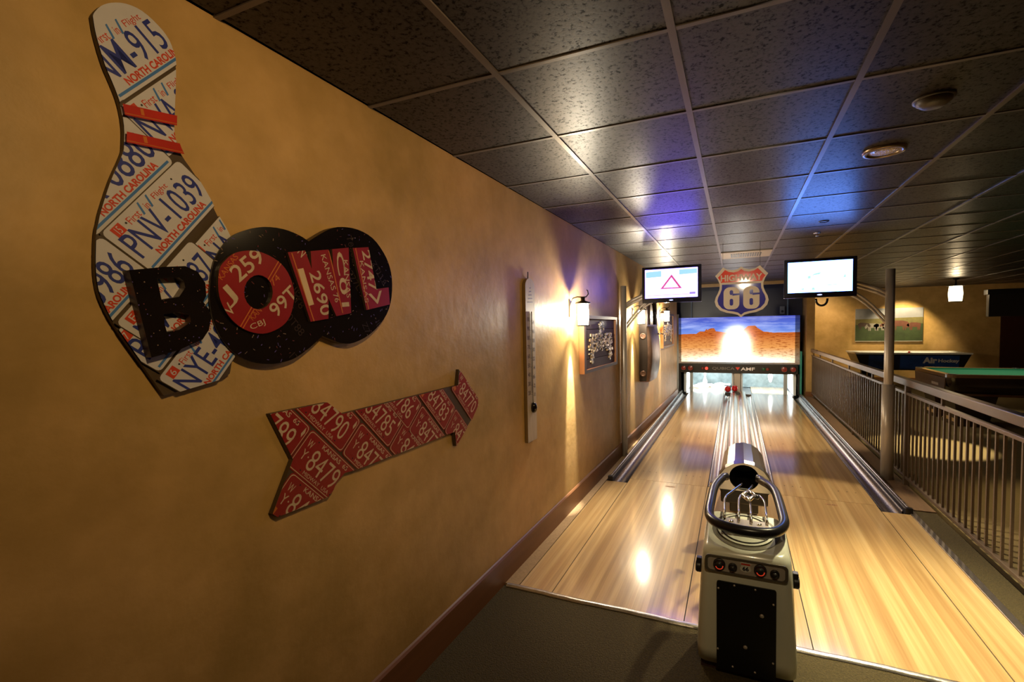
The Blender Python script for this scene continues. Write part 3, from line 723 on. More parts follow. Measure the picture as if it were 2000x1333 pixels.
def shrink(P, c, k): return [((x-c[0])*k[0]+c[0], (y-c[1])*k[1]+c[1]) for x, y in P]
full = shrink(shield(SX, SZ, sc_), (SX, SZ), (.895, .90)); cl = Clip([full])
s_ = MB(); mark(s_, cl, FRONT(5.745), .0155, [(SX-.4, SZ+.118), (SX+.4, SZ+.118), (SX+.4, SZ+.4), (SX-.4, SZ+.4)], red_s); s_.build('red_panel', sg)
s_ = MB(); mark(s_, cl, FRONT(5.745), .0155, [(SX-.4, SZ-.4), (SX+.4, SZ-.4), (SX+.4, SZ+.095), (SX-.4, SZ+.095)], blue_s); s_.build('blue_panel', sg)
s_ = MB(); put_text(s_, None, FRONT(5.745), .018, 'HIGHWAY', (SX, SZ+.166), 0, .074, cream_s, width=.425, bold=.03, center=True); s_.build('word_lettering', sg)
s_ = MB()
for dx in (-.100, .103):
    a0, b0, w6, h6 = SX+dx-.082, SZ-.185, .164, .248
    s_.prism([rrect(a0, b0, a0+w6, b0+h6, .062, 8)], FRONT(5.745), .0157, .018, cream_s)
    s_.prism([rrect(a0+.064, b0+.042, a0+.100, b0+.118, .017, 6)], FRONT(5.745), .0181, .0186, blue_s)
    s_.prism([rrect(a0+.064, b0+.160, a0+.100, b0+.215, .017, 6)], FRONT(5.745), .0181, .0186, blue_s)
    s_.prism([[(a0+.090, b0+.152), (a0+.170, b0+.158), (a0+.170, b0+.176), (a0+.098, b0+.176)]], FRONT(5.745), .0181, .0187, blue_s)
s_.build('number_lettering', sg)
for x_ in (SX-.19, SX+.19): s_ = MB(); s_.tube([(x_, 5.75, 2.20), (x_, 5.75, CH)], .0018, blackmetal, 6); s_.build('hanger_wire', sg)

# ================================================================== CEILING FITTINGS
vt = thing('ceiling_vent', (.121, 6.735, CH), 'pale ceiling vent with slotted grille above the highway shield', 'vent')
v_ = MB(); xa, xb, ya, yb = GX+.61+.012, GX+1.22-.012, GY+.61*8+.012-.0, GY+.61*9-.012
v_.box((xa, ya, CH-.012), (xb, yb, CH-.002), mat('pale_vent_metal', (.55, .46, .38), .45)); v_.build('frame', vt)
v_ = MB()
for k in range(13):
    x = (xa+xb)/2-.17+.34*k/12; v_.box((x-.009, (ya+yb)/2-.16, CH-.0155), (x+.009, (ya+yb)/2+.16, CH-.0125), blackmetal)
v_.build('slots', vt)
dl = thing('ceiling_downlight', (.73, 3.09, CH), 'round recessed ceiling light with crystal lens, unlit, upper right', 'ceiling light')
d_ = MB(); d_.lathe([(.100, 0), (.096, -.012), (.078, -.014), (.074, -.004)], (.73, 3.09, CH-.001), mat('dim_brass_ring', (.22, .16, .10), .3, .8), 36, caps=False); d_.build('trim_ring', dl)
d_ = MB(); d_.lathe([(.075, -.004), (.05, -.012), (.0001, -.015)], (.73, 3.09, CH-.001), mat('faceted_lens', (.55, .45, .32), .12, .6, var=.6, scale=120, bump=1, bscale=90), 36, caps=False); d_.build('lens', dl)
def small_disc(name, x, y, r, h, mm, label, cat):
    t = thing(name, (x, y, CH), label, cat)
    a = MB(); a.lathe([(r, 0), (r*.97, -h*.5), (r*.6, -h), (.0001, -h)], (x, y, CH-.001), mm, 28, caps=False); a.build('cover', t)
    a = MB(); a.lathe([(r*1.15, 0), (r*1.15, -.006), (r, -.008)], (x, y, CH-.001), mm, 28, caps=False); a.build('base', t); return t
small_disc('smoke_detector', .75, 2.47, .062, .035, mat('brown_plastic', (.06, .045, .03), .45), 'dark round smoke detector on the ceiling nearest the camera, upper right', 'smoke detector')
t_ = small_disc('sprinkler_head', .76, 5.55, .028, .008, mat('tin_sprinkler', (.5, .42, .32), .3, .9), 'small metal sprinkler head on ceiling above right television', 'sprinkler')
a = MB(); a.lathe([(.006, -.008), (.006, -.03), (.016, -.032), (.016, -.035), (.0001, -.036)], (.76, 5.55, CH), MATS['tin_sprinkler'], 14); a.build('deflector', t_)
small_disc('pinhole_downlight', .73, 4.95, .036, .004, blackmetal, 'small dark round ceiling light on the blue lit ceiling tile', 'ceiling light')

# ================================================================== WALL ART: BOWL sign and arrow
def px(lst, off): return [at_w(p, off) for p in lst]
def round_outline(P, sharp, n=3):
    out = []; N = len(P)
    for i in range(N):
        p1, p2 = P[i], P[(i+1) % N]
        if i in sharp and (i+1) % N in sharp: out.append(p1); continue
        p0 = P[i-1] if i not in sharp else tuple(2*a-b for a, b in zip(p1, p2)); p3 = P[(i+2) % N] if (i+1) % N not in sharp else tuple(2*b-a for a, b in zip(p1, p2))
        for k in range(n):
            t = k/n; out.append(tuple(.5*(2*b+(c-a)*t+(2*a-5*b+4*c-d)*t*t+(3*b-a-3*c+d)*t**3) for a, b, c, d in zip(p0, p1, p2, p3)))
    return out
PIN_PX = [(181, 28), (195, 13), (215.6, 6.3), (244, 8), (275.5, 22), (307, 50), (329, 79), (341.6, 116.6), (343, 151), (341.6, 195), (340, 236), (341.6, 268), (354, 302), (379.5, 340), (408, 387.5), (423.6, 420), (446, 460), (468, 520), (474, 580), (468, 640), (456.6, 685), (449, 730), (437, 739), (416, 745), (320, 773.6), (281, 718), (224, 637), (200, 592), (189.5, 562), (185, 520), (186.5, 460), (191, 436), (197, 409.6), (215.6, 353), (237.7, 302.5), (241, 283.6), (241, 246), (233, 202), (219, 164), (203, 126), (187, 72.5), (181, 41)]
OFFP = .016
bs = thing('bowling_wall_sign', WALL(1.1, 1.75, 0), 'pin-shaped wall sign of white number plates with the word BOWL', 'sign')
PIN = px(round_outline(PIN_PX, {20, 21, 22, 23, 24}), OFFP); pcl = Clip([PIN])
b = MB(); b.prism([PIN], WALL, .004, OFFP, boardm); pboard = b.build('pin_board', bs)
A52 = math.radians(52.0)
def vec(a): return (math.cos(a), math.sin(a))
lvl = [0]
def nc_plate(TL, num, ang=A52, letter='5', L_=.290, H_=.134, ext=0, numx=.014, numw=.262):
    lvl[0] += 1; w0 = OFFP+.0006+lvl[0]*.0010; d = vec(ang); dn = (d[1], -d[0])     # d: along the text, dn: down
    P = lambda a, b_: (TL[0]+d[0]*a+dn[0]*b_, TL[1]+d[1]*a+dn[1]*b_)
    pb = MB(); fr = WALL
    r = .012; rect = []
    for (qa, qb, a0) in ((L_-r-.002, r+.001, -PI/2), (L_-r-.002, H_-r-.001, 0), (r+.001, H_-r-.001, PI/2), (r+.001, r+.001, PI)):
        for k in range(4): a = a0+PI/2*k/3; rect.append(P(qa+r*math.cos(a), qb+r*math.sin(a)))
    mark(pb, pcl, fr, w0-.0004, [P(-.001, -.001), P(L_+.001, -.001), P(L_+.001, H_+.001), P(-.001, H_+.001)], boardm)
    # the plate itself: each rounded corner rectangle is convex
    mark(pb, pcl, fr, w0, rect, platew)
    if ext: mark(pb, pcl, fr, w0+.0001, [P(-ext, -ext*.5), P(L_*.9, -ext*.5), P(L_*.9, H_-.02), P(L_*.5, H_-.002), P(-ext, H_-.002)], platew)
    w1 = w0+.0004
    mark(pb, pcl, fr, w1, [P(.01, H_-.014), P(L_-.012, H_-.014), P(L_-.012, H_-.008), P(.01, H_-.008)], plb)
    put_text(pb, pcl, fr, w1, 'NORTH CAROLINA', P(.052, H_-.016), ang, .0175, pred, width=.196, bold=.035)
    put_text(pb, pcl, fr, w1, num, P(numx, H_-.037), ang, .066, pblue, width=numw, bold=.004)
    put_text(pb, pcl, fr, w1, 'First', P(.066, .031), ang, .018, pred, width=.038)
    put_text(pb, pcl, fr, w1, 'in', P(.125, .031), ang, .016, pred, width=.012)
    put_text(pb, pcl, fr, w1, 'Flight', P(.158, .031), ang, .018, pred, width=.052)
    for x in (.112, .142): mark(pb, pcl, fr, w1, [P(x-.006, .034), P(x, .034), P(x+.010, .006), P(x+.005, .006)], plb)
    mark(pb, pcl, fr, w1, [P(.020, .008), P(.048, .008), P(.048, .032), P(.020, .032)], pred)
    put_text(pb, pcl, fr, w1+.0002, letter, P(.028, .029), ang, .018, platew, width=.012)
    for x in (.060, .232): mark(pb, pcl, fr, w1, [P(x+.0028*math.cos(k*PI/3), .020+.0028*math.sin(k*PI/3)) for k in range(6)], blackline)
    if pb.f: pb.build('number_plate', pboard)
    return P
D52 = vec(A52); U52 = (-D52[1], D52[0])
def shift(p, a, b_): return (p[0]+D52[0]*a-U52[0]*b_, p[1]+D52[1]*a-U52[1]*b_)  # b_: downwards
T0 = at_w((192.5, 457), OFFP)
A49 = math.radians(49.5); BRp = at_w((352, 122), OFFP); d9 = vec(A49); BRp = (BRp[0]+d9[0]*.07, BRp[1]+d9[1]*.07); u9 = (-d9[1], d9[0])
T2 = (BRp[0]-d9[0]*.29+u9[0]*.134, BRp[1]-d9[1]*.29+u9[1]*.134)
TB = at_w((226, 214), OFFP)
nc_plate(TB, 'NVA-2216', A49, '5')
nc_plate(shift(T0, -.012, -.134), 'RR-0880', letter='4')
nc_plate(T2, 'NM-915', A49, '2', ext=.08, numx=.012, numw=.215)
nc_plate(shift(T0, -.292, .004), 'TXR-3986', letter='8')
nc_plate(T0, 'PNV-1039', letter='15')
T1 = at_w((357.6, 499), OFFP)
nc_plate(shift(T1, -.292, 0), 'PZB-5386', letter='7')
nc_plate(T1, 'LNA-2040', letter='15')
nc_plate(at_w((221, 632), OFFP), 'NMV-6087', letter='F')
nc_plate(at_w((303, 741), OFFP), 'NYE-4862', letter='6')
for a_, b_ in (((239, 203), (342, 226)), ((240, 256), (356, 282))):
    lvl[0] += 1
    s_ = MB(); A = at_w(a_, OFFP+.01); B = at_w(b_, OFFP+.01); dv = (B[0]-A[0], B[1]-A[1]); h = .026
    wz = OFFP+.013
    Q = lambda t, s: (A[0]+dv[0]*t, A[1]+dv[1]*t-h*s)
    mark(s_, pcl, WALL, wz, [Q(-.1, 0), Q(1.1, 0), Q(1.1, 1), Q(-.1, 1)], redstrip)
    mark(s_, pcl, WALL, wz+.0004, [Q(-.1, .80), Q(1.1, .80), Q(1.1, .87), Q(-.1, .87)], korange)
    mark(s_, pcl, WALL, wz+.0004, [Q(.30, .1), Q(.36, .1), Q(.38, .7), Q(.32, .7)], korange)
    s_.build('red_strip', pboard)
# two black discs
OFFD = .034
D1 = [(410, 564), (418, 511), (444.8, 468), (476, 451), (514, 443.5), (553, 447.6), (584, 459.6), (603, 471.6), (620, 520), (640, 560), (640, 610), (629.6, 656.4), (608, 676.8), (579, 698.4), (552.8, 708), (524, 711.6), (490.4, 706.8), (459, 691), (435, 665), (418.4, 631), (411, 597.6)]
D2 = [(603, 471.6), (620, 460.8), (644, 447.6), (668, 443.5), (699, 448.8), (728, 465.6), (749.6, 494.4), (761.6, 523), (766, 554.4), (762.8, 592.8), (749.6, 624), (723, 652.8), (692, 669.6), (668, 670.8), (644, 662.4), (629.6, 656.4), (640, 610), (640, 560), (620, 520)]
specks = [mat('speck_tan', (.22, .15, .10), .4), mat('speck_violet', (.10, .07, .30), .4), mat('speck_dark_red', (.12, .02, .015), .4)]  # specks paint in scratches and tiny reflections on the black plates
D1 = round_outline(D1, {7, 8, 9, 10, 11}); D2 = round_outline(D2, {0, 15, 16, 17, 18})
def black_disc(P, seed, tilt):
    rnd = random.Random(seed); P = px(P, OFFD); d = MB(); d.prism([P], WALL, .004 if seed == 2 else OFFP+.013, OFFD, BLK, boardm); c = Clip([P]); s = d; us = [p[0] for p in P]; vz = [p[1] for p in P]
    for k in range(150):
        u = rnd.uniform(min(us), max(us)); v = rnd.uniform(min(vz), max(vz)); a = rnd.uniform(0, 6.28); L_ = rnd.uniform(.003, .012); t = rnd.uniform(.0006, .0014)
        dx, dy = math.cos(a)*L_, math.sin(a)*L_
        mark(s, c, WALL, OFFD+.0006, [(u-dy*t/L_, v+dx*t/L_), (u+dx-dy*t/L_, v+dy+dx*t/L_), (u+dx+dy*t/L_, v+dy-dx*t/L_), (u+dy*t/L_, v-dx*t/L_)], rnd.choice(specks))
    for k in range(9):
        u = rnd.uniform(min(us), max(us)); v = rnd.uniform(min(vz), max(vz))
        put_text(s, c, WALL, OFFD+.0009, ''.join(rnd.choice('0ZLT87I') for _ in range(5)), (u, v), tilt+rnd.uniform(-.2, .2), .028, mat('worn_black_digit', (.030, .018, .014), .25))
    d.build('black_disc', bs)
black_disc(D1, 1, -1.0); black_disc(D2, 2, -1.1)
OFFL = .044
def ktext(mb, c, w, s, p, deg, h, width=None, m_=None, bold=0): put_text(mb, c, WALL, w, s, at_w(p, OFFL), math.radians(deg), h, m_ or kcream, width=width, bold=bold)
def kt(mb, c, w, s, a, b, h, m_=None, bold=0):
    A = at_w(a, OFFL); B = at_w(b, OFFL); d = (B[0]-A[0], B[1]-A[1])
    put_text(mb, c, WALL, w, s, A, math.atan2(d[1], d[0]), h, m_ or kcream, width=math.hypot(*d), bold=bold)
def kline(mb, c, w, a, b, wd=.004):
    A = at_w(a, OFFL); B = at_w(b, OFFL); mark(mb, c, WALL, w, [A, (A[0]+wd, A[1]), (B[0]+wd, B[1]), B], korange)
# letter O
OO = [(428, 528), (440, 508.8), (459, 494.4), (488, 489.6), (514.4, 494.4), (543, 510), (562.4, 532.8), (573, 561.6), (574, 588), (567, 616.8), (552.8, 636), (528.8, 649), (504.8, 652), (476, 643), (452, 624), (435, 597.6), (426.8, 568.8)]
OI = [(504.8+28*math.cos(a), 571+33.6*math.sin(a)) for a in [2*PI*k/20 for k in range(20)]]
LO = [px(round_outline(OO, ()), OFFL), px(OI, OFFL)]
b = MB(); b.prism(LO, WALL, OFFD-.001, OFFL, kred, boardm); c = Clip(LO); s = b; w_ = OFFL+.0006
kt(s, c, w_, '259', (468, 553), (519, 508), .050, bold=.01); kt(s, c, w_, 'J', (450, 604), (470, 586), .058); kt(s, c, w_, 'V', (450, 620), (462, 606), .034)
kt(s, c, w_, '99T', (541, 622), (583, 577), .046, bold=.01); kt(s, c, w_, 'KANSAS', (434, 548), (466, 503), .017, korange); kt(s, c, w_, 'KAN', (494, 627), (512, 608), .020, korange); kt(s, c, w_, '74', (534, 560), (548, 545), .020, korange); kt(s, c, w_, 'CBJ', (492, 648), (520, 636), .022)
kline(s, c, w_, (466, 642), (543, 510)); kline(s, c, w_, (471, 645), (548, 514))
s.build('letter_o', bs)
# letter W
WW = [(562, 493), (596, 489.6), (609, 525.6), (606.8, 490.8), (641.6, 487.7), (651, 523), (648.8, 487), (681, 484), (686, 612), (657, 618), (641.6, 583), (641.6, 622.8), (606.8, 628.8)]
LW = [px(WW, OFFL)]; b = MB(); b.prism(LW, WALL, OFFD-.001, OFFL, kred, boardm); c = Clip(LW); s = b
kt(s, c, w_, '2690', (603, 533), (628, 619), .048, bold=.012); kt(s, c, w_, 'KANSAS 76', (626, 499), (655, 592), .022); kt(s, c, w_, 'C01', (655, 492), (668, 600), .036, bold=.01); kt(s, c, w_, 'KANSAS', (670, 508), (677, 582), .022); kt(s, c, w_, 'N', (580, 494), (588, 504), .040)
q_ = [at_w(p, OFFL) for p in ((581, 526), (592, 524), (613, 595), (603, 598))]; mark(s, c, WALL, w_+.0004, q_, mat('tan_tape', (.62, .45, .26), .5))
for a_, b_ in (((568, 494), (612, 628)), ((641, 490), (668, 612))):
    A = at_w(a_, OFFL); B = at_w(b_, OFFL); mark(s, c, WALL, w_+.0003, [A, (A[0]+.005, A[1]), (B[0]+.005, B[1]), B], korange)
s.build('letter_w', bs)
# letter L
LLp = [(689, 484.8), (719.6, 483), (735, 565), (759, 561.6), (761.6, 595), (716, 606)]
LL = [px(LLp, OFFL)]; b = MB(); b.prism(LL, WALL, OFFD-.001, OFFL, kred, boardm); c = Clip(LL); s = b
kt(s, c, w_, '2747', (706, 490), (722, 570), .045, bold=.012); kt(s, c, w_, 'KANSAS', (702, 510), (713, 592), .020); kt(s, c, w_, 'V', (724, 598), (750, 590), .048, bold=.01); A = at_w((693, 485), OFFL); B = at_w((719, 605), OFFL); mark(s, c, WALL, w_+.0003, [A, (A[0]+.005, A[1]), (B[0]+.005, B[1]), B], korange)
s.build('letter_l', bs)
# letter B, black, standing off the pin
OFFB = .050
BO = [(252, 528), (320, 521.6), (362, 520), (386, 531), (401, 553), (403, 578), (397, 590), (407, 603), (413, 621), (408, 645), (396, 663), (350, 684), (296, 699)]
BH1 = [(306.6, 544), (350, 542.6), (359, 549), (362, 562), (350, 580), (315.6, 586)]; BH2 = [(320, 614.6), (350, 610), (371, 616), (373, 629), (350, 644.6), (326, 649), (321.6, 634)]
LB = [px(BO, OFFB), px(BH1, OFFB), px(BH2, OFFB)]; b = MB(); b.prism(LB, WALL, OFFP+.002, OFFB, BLK, mat('brass_edge', (.09, .055, .025), .4, .4)); c = Clip(LB); s = b; rnd = random.Random(9)
us = [p[0] for p in LB[0]]; vz = [p[1] for p in LB[0]]
for k in range(90):
    u = rnd.uniform(min(us), max(us)); v = rnd.uniform(min(vz), max(vz)); r = rnd.uniform(.0008, .0022)
    mark(s, c, WALL, OFFB+.0006, [(u-r, v), (u, v-r), (u+r, v), (u, v+r)], rnd.choice(specks))
s.build('letter_b', bs)

# arrow
OFFA = .022
AP = [(527, 809), (638.6, 786.6), (668, 809), (893.6, 753), (896, 722), (932, 776.7), (933, 791.6), (921, 819), (890, 872), (887.5, 843.6), (693, 919), (673, 924), (656, 944), (651, 957.5), (641, 971), (542, 1010.7), (532, 1004.5), (571.8, 898)]
ARW = px(AP, OFFA); acl = Clip([ARW])
aw = thing('arrow_wall_sign', WALL(1.5, 1.2, 0), 'arrow-shaped wall sign covered in red number plates, pointing right', 'sign')
b = MB(); b.prism([ARW], WALL, .004, OFFA, boardm); ab = b.build('arrow_board', aw)
AA = math.radians(-46.8); al_ = [0]
def ks_plate(TL, num, tail='', L_=.292, H_=.150):
    al_[0] += 1; w0 = OFFA+.0006+al_[0]*.0003; d = vec(AA); dn = (d[1], -d[0])
    P = lambda a, b_: (TL[0]+d[0]*a+dn[0]*b_, TL[1]+d[1]*a+dn[1]*b_)
    pb = MB()
    def rr(i, r=.014):
        out = []
        for (qa, qb, a0) in ((L_-r-i, r+i, -PI/2), (L_-r-i, H_-r-i, 0), (r+i, H_-r-i, PI/2), (r+i, r+i, PI)):
            for k in range(4): a = a0+PI/2*k/3; out.append(P(qa+r*math.cos(a), qb+r*math.sin(a)))
        return out
    mark(pb, acl, WALL, w0, rr(.001), kred); mark(pb, acl, WALL, w0+.0003, rr(.005), kcream); mark(pb, acl, WALL, w0+.0006, rr(.0075), kred)
    w1 = w0+.0009
    put_text(pb, acl, WALL, w1, 'KANSAS  65', P(.085, .030), AA, .0175, kcream, width=.155, bold=.012)
    put_text(pb, acl, WALL, w1, 'MIDWAY  USA', P(.075, H_-.012), AA, .014, kcream, width=.145)
    put_text(pb, acl, WALL, w1, 'W', P(.022, .058), AA, .028, kcream, width=.026)
    put_text(pb, acl, WALL, w1, 'Y', P(.024, .102), AA, .034, kcream, width=.024)
    put_text(pb, acl, WALL, w1, '.', P(.054, .086), AA, .006, kcream)
    put_text(pb, acl, WALL, w1, num, P(.066, .118), AA, .076, kcream, width=.190, bold=-.004)
    mark(pb, acl, WALL, w1, [P(.272, .012), P(.280, .030), P(.276, .050), P(.268, .040)], kcream)
    for x in (.060, .232):
        for y_ in (.020, .132): mark(pb, acl, WALL, w1+.0003, [P(x+.003*math.cos(k*PI/3), y_+.003*math.sin(k*PI/3)) for k in range(6)], blackline)
    if num[-1] in '03': mark(pb, acl, WALL, w1, [P(.012, .112), P(.036, .118), P(.034, .138), P(.010, .132)], korange)
    if pb.f: pb.build('number_plate', ab)
da = vec(AA)
for TLp, lo, hi in (((571, 920), '84793', ''), (None, '84790', '84789'), (None, '84778', '84790'), (None, '84771', '84785'), ((824, 791.6), '84779', '84786'), ((889, 799), '84784', '84783'), ((900, 722), '84770', '')):
    pass
rows_ = [(at_w((571, 920), OFFA), '84793', None), ((1.186, 1.285), '84791', '84789'), ((1.418, 1.265), '84778', '84790'), ((1.672, 1.222), '84771', '84785'), (at_w((824, 790), OFFA), '84779', '84786'), (at_w((889, 797), OFFA), '84784', '84783'), (at_w((901, 718), OFFA), '84770', None)]
for TL, lo, hi in rows_:
    ks_plate(TL, lo)
    if hi: ks_plate((TL[0]-da[0]*.293, TL[1]-da[1]*.293), hi)

# ================================================================== THERMOMETER
th = thing('wall_thermometer', WALL(3.06, .8, 0), 'tall weathered white board thermometer on the ochre wall', 'thermometer')
wwood = mat('weathered_white_board', (.46, .38, .28), .55, var=.25, scale=10, stretch=(1, 3, .6))
u0, u1, z0, z1 = 2.965, 3.120, .815, 1.975
P = [(u0, z0), (u1, z0), (u1, z1-.06)]+[((u0+u1)/2+(u1-u0)/2*math.cos(a), z1-.06+.06*math.sin(a)) for a in [PI*k/12 for k in range(1, 12)]]+[(u0, z1-.06)]
b = MB(); b.prism([P], WALL, .004, .026, wwood, mat('aged_wood_edge', (.22, .14, .05), .6)); b.build('board', th)
fad = mat('faded_print', (.09, .065, .06), .6)
s = MB(); uc = (u0+u1)/2
s.face([WALL(uc-.004, 1.16, .0268), WALL(uc+.004, 1.16, .0268), WALL(uc+.004, 1.73, .0268), WALL(uc-.004, 1.73, .0268)], fad)
for k in range(9):
    z = 1.15+.065*k
    put_text(s, None, WALL, .0268, str(20+k*10), (uc-.060, z), 0, .030, fad, width=.040, bold=.02); put_text(s, None, WALL, .0268, str(-10+k*8), (uc+.020, z-.02), 0, .028, fad, width=.040, bold=.02)
    s.face([WALL(uc-.014, z, .0268), WALL(uc+.014, z, .0268), WALL(uc+.014, z+.003, .0268), WALL(uc-.014, z+.003, .0268)], fad)
for k in range(5):
    z = 1.80+.025*k; s.face([WALL(uc-.045+.008*k, z, .0268), WALL(uc+.045-.008*k, z+.006, .0268), WALL(uc+.040-.008*k, z+.012, .0268), WALL(uc-.040+.008*k, z+.008, .0268)], mat('faded_violet_print', (.10, .06, .16), .6))
s.build('scale_print', th)
s = MB(); s.lathe([(.0001, -.038), (.014, -.034), (.022, -.02), (.025, 0), (.022, .02), (.014, .034), (.0001, .038)], (W0+W1*uc+.036, uc+.005, 1.055), BLK, 16); s.build('bulb', th)
s = MB(); s.tube([WALL(uc+.005, 1.09, .032), WALL(uc+.005, 1.74, .032)], .004, mat('glass_tube', (.35, .3, .25), .1), 8); s.build('glass_tube', th)
s = MB(); s.tube([WALL(uc, 1.96, .01), WALL(uc, 2.0, .012), WALL(uc+.004, 2.02, .010)], .004, blackmetal, 8); s.build('hook', th)

# ================================================================== WALL SCONCES
glow = shade_glass('lit_lantern_glass', (1, .84, .60), 22.0, .5)
def lantern(root, c, r, h, hook=1):
    x, y, z = c
    g = MB(); g.lathe([(r*.88, -h/2), (r, 0), (r*.88, h/2)], c, glow, 24, caps=False); g.build('glass_shade', root)
    t = MB(); t.lathe([(r*1.25, h/2), (r*1.25, h/2+.012), (r*.5, h/2+.024), (.018, h/2+.03), (.018, h/2+.055)], c, blackmetal, 20); t.build('cap', root)
    t = MB(); t.lathe([(r*1.12, -h/2), (r*1.12, -h/2-.010), (r*.8, -h/2-.010), (r*.8, -h/2)], c, blackmetal, 20, caps=False); t.build('bottom_ring', root)
    for k in range(4):
        a = PI/4+k*PI/2; q = MB(); q.tube([(x+r*1.06*math.cos(a), y+r*1.06*math.sin(a), z-h/2), (x+r*1.14*math.cos(a), y+r*1.14*math.sin(a), z), (x+r*1.06*math.cos(a), y+r*1.06*math.sin(a), z+h/2)], .0032, blackmetal, 6); q.build('strap', root)
GRP = None
sroot = thing('wall_sconce', (0, 0, 0), 'x', 'wall lamp')
lantern(sroot, (0, 0, 0), .052, .185)
b = MB(); b.prism([[(-.022, -.02), (.022, -.02), (.022, .13), (-.022, .13)]], lambda u, v, w: (-.123+w, u, v), 0, .008, blackmetal); b.build('wall_plate', sroot)
b = MB(); b.tube([(-.115, 0, .04), (-.112, 0, .10), (-.09, 0, .145), (-.05, 0, .155), (0, 0, .150), (.030, 0, .152), (.050, 0, .175), (.044, 0, .205), (.034, 0, .21)], .0055, blackmetal, 8); b.build('hook_arm', sroot)
for i, (y, z, lb_) in enumerate(((3.93, 1.735, 'nearest lit lantern sconce, beside the board thermometer'), (6.47, 1.75, 'lit lantern sconce between steel arch post and truck door'), (8.78, 1.80, 'farthest lit lantern sconce, just past the truck door'))):
    o = sroot if i == 0 else copy_thing(sroot, (0, 0, 0), lb_)
    o['label'] = lb_; o.location = (W0+W1*y+.125, y, z)
    lamp('POINT', 'sconce_bulb', (W0+W1*y+.125, y, z), (85, 80, 80)[i], (1, .88, .66), size=.025)
    lamp('SPOT', 'sconce_down_beam', (W0+W1*y+.105, y, z-.06), (450, 360, 360)[i], (1, .92, .74), (W0+W1*y-.02, y, .95), .012, 21, .7)

# ================================================================== FRAMED TRUCK PICTURES
plankm = mat('dark_planks', (.060, .032, .022), .6, var=.4, scale=4, stretch=(1, 1, 7)); framem = mat('grey_brown_frame', (.085, .060, .050), .5, var=.3, scale=9)
scrap = [mat('scrap_tan', (.42, .28, .13), .35, .4), mat('scrap_silver', (.45, .42, .40), .25, .8), mat('scrap_cream', (.50, .40, .26), .4), mat('scrap_dark', (.06, .05, .05), .5)]
def picture(u0, u1, z0, z1, D, label, seed):
    rnd = random.Random(seed); p = thing('framed_picture', WALL((u0+u1)/2, z0, 0), label, 'picture')
    f = .045*(u1-u0)/.9
    fw_ = MB(); fw_.prism([[(u0, z0), (u1, z0), (u1, z1), (u0, z1)], [(u0+f, z0+.032), (u1-f, z0+.032), (u1-f, z1-.032), (u0+f, z1-.032)]], WALL, .004, D, framem, mat('orange_brown_side', (.36, .14, .045), .5)); fw_.build('frame', p)
    b = MB()
    n = 5
    for k in range(n):
        za = z0+.032+(z1-z0-.064)*k/n; zb = z0+.032+(z1-z0-.064)*(k+1)/n-.005
        b.prism([[(u0+f, za), (u1-f, za), (u1-f, zb), (u0+f, zb)]], WALL, .006, D-.025, plankm)
    b.build('plank_back', p)
    r = MB(); uc = (u0+u1)/2+.02; su = (u1-u0)/1.28; zc = z0+(z1-z0)*.52; sz = (z1-z0)/.58
    def bits(ua, ub, za, zb, n_, ms, big=1):
        for _ in range(n_):
            u = uc+rnd.uniform(ua, ub)*su; z = zc+rnd.uniform(za, zb)*sz; a = rnd.uniform(.008, .030)*su*big; h = rnd.uniform(.004, .014)*sz*big
            w0 = D-.024; w1 = D-.018+rnd.uniform(0, .010)
            r.prism([[(u-a, z-h), (u+a, z-h*rnd.uniform(.6, 1)), (u+a*rnd.uniform(.7, 1), z+h), (u-a, z+h)]], WALL, w0, w1, rnd.choice(ms))
    bits(-.075, .075, .08, .22, 46, scrap[1:]); bits(-.42, .42, .03, .085, 90, scrap); bits(-.44, -.20, -.12, .03, 70, scrap); bits(.20, .44, -.12, .03, 70, scrap); bits(-.22, .22, -.10, .04, 110, scrap)
    for s_ in (-1, 1): bits(s_*.34-.05, s_*.34+.05, -.22, -.10, 26, scrap[:3])
    r.build('truck_relief', p)
picture(4.17, 5.42, 1.185, 1.735, .055, 'large framed plank picture of a metal truck, right of nearest sconce', 3)
picture(8.86, 10.30, 1.21, 1.86, .055, 'farther framed plank picture, beyond truck door near the lane end', 5)

# ================================================================== TRUCK DOOR on the wall
td = thing('truck_door', WALL(7.5, .80, 0), 'rusty old truck door mounted on the left wall between two sconces', 'truck door')
rust = mat('rusty_dark_metal', (.24, .14, .095), .36, .5, var=.9, scale=7, bump=.2, bscale=12); dark_in = mat('dark_door_edge', (.035, .024, .018), .4, .4, var=.5, scale=6)
ua, ub = 6.90, 7.78
def bulge(v): # outward depth of the outer skin at height v
    t = (v-.80)/(1.62-.80); return .125+.060*math.sin(PI*min(max(t, 0), 1)*.9+.2)
rows = []
for k in range(13):
    v = .80+.82*k/12; w_ = bulge(v); e = .05 if k in (0,) else (.02 if k == 1 else 0)
    rows.append([WALL(ua+e, v, .006), WALL(ua+e, v, w_-.05), WALL(ua+e+.03, v, w_-.012), WALL(ua+e+.09, v, w_), WALL((ua+ub)/2, v, w_+.008), WALL(ub-e-.09, v, w_), WALL(ub-e-.03, v, w_-.012), WALL(ub-e, v, w_-.05), WALL(ub-e, v, .006)])
d = MB(); d.grid(rows, rust, False, True); d.face([r for r in rows[0]], dark_in); d.face([r for r in rows[-1]][::-1], rust); d.build('outer_skin', td)
e_ = MB(); e_.prism([[(.01, .82), (.110, .82), (.125, 1.0), (.130, 1.30), (.118, 1.60), (.115, 2.03), (.01, 2.03)]], lambda a, b_, w: (W0+W1*ua+a, ua-.004-w, b_), 0, .006, dark_in); e_.build('hinge_edge', td)
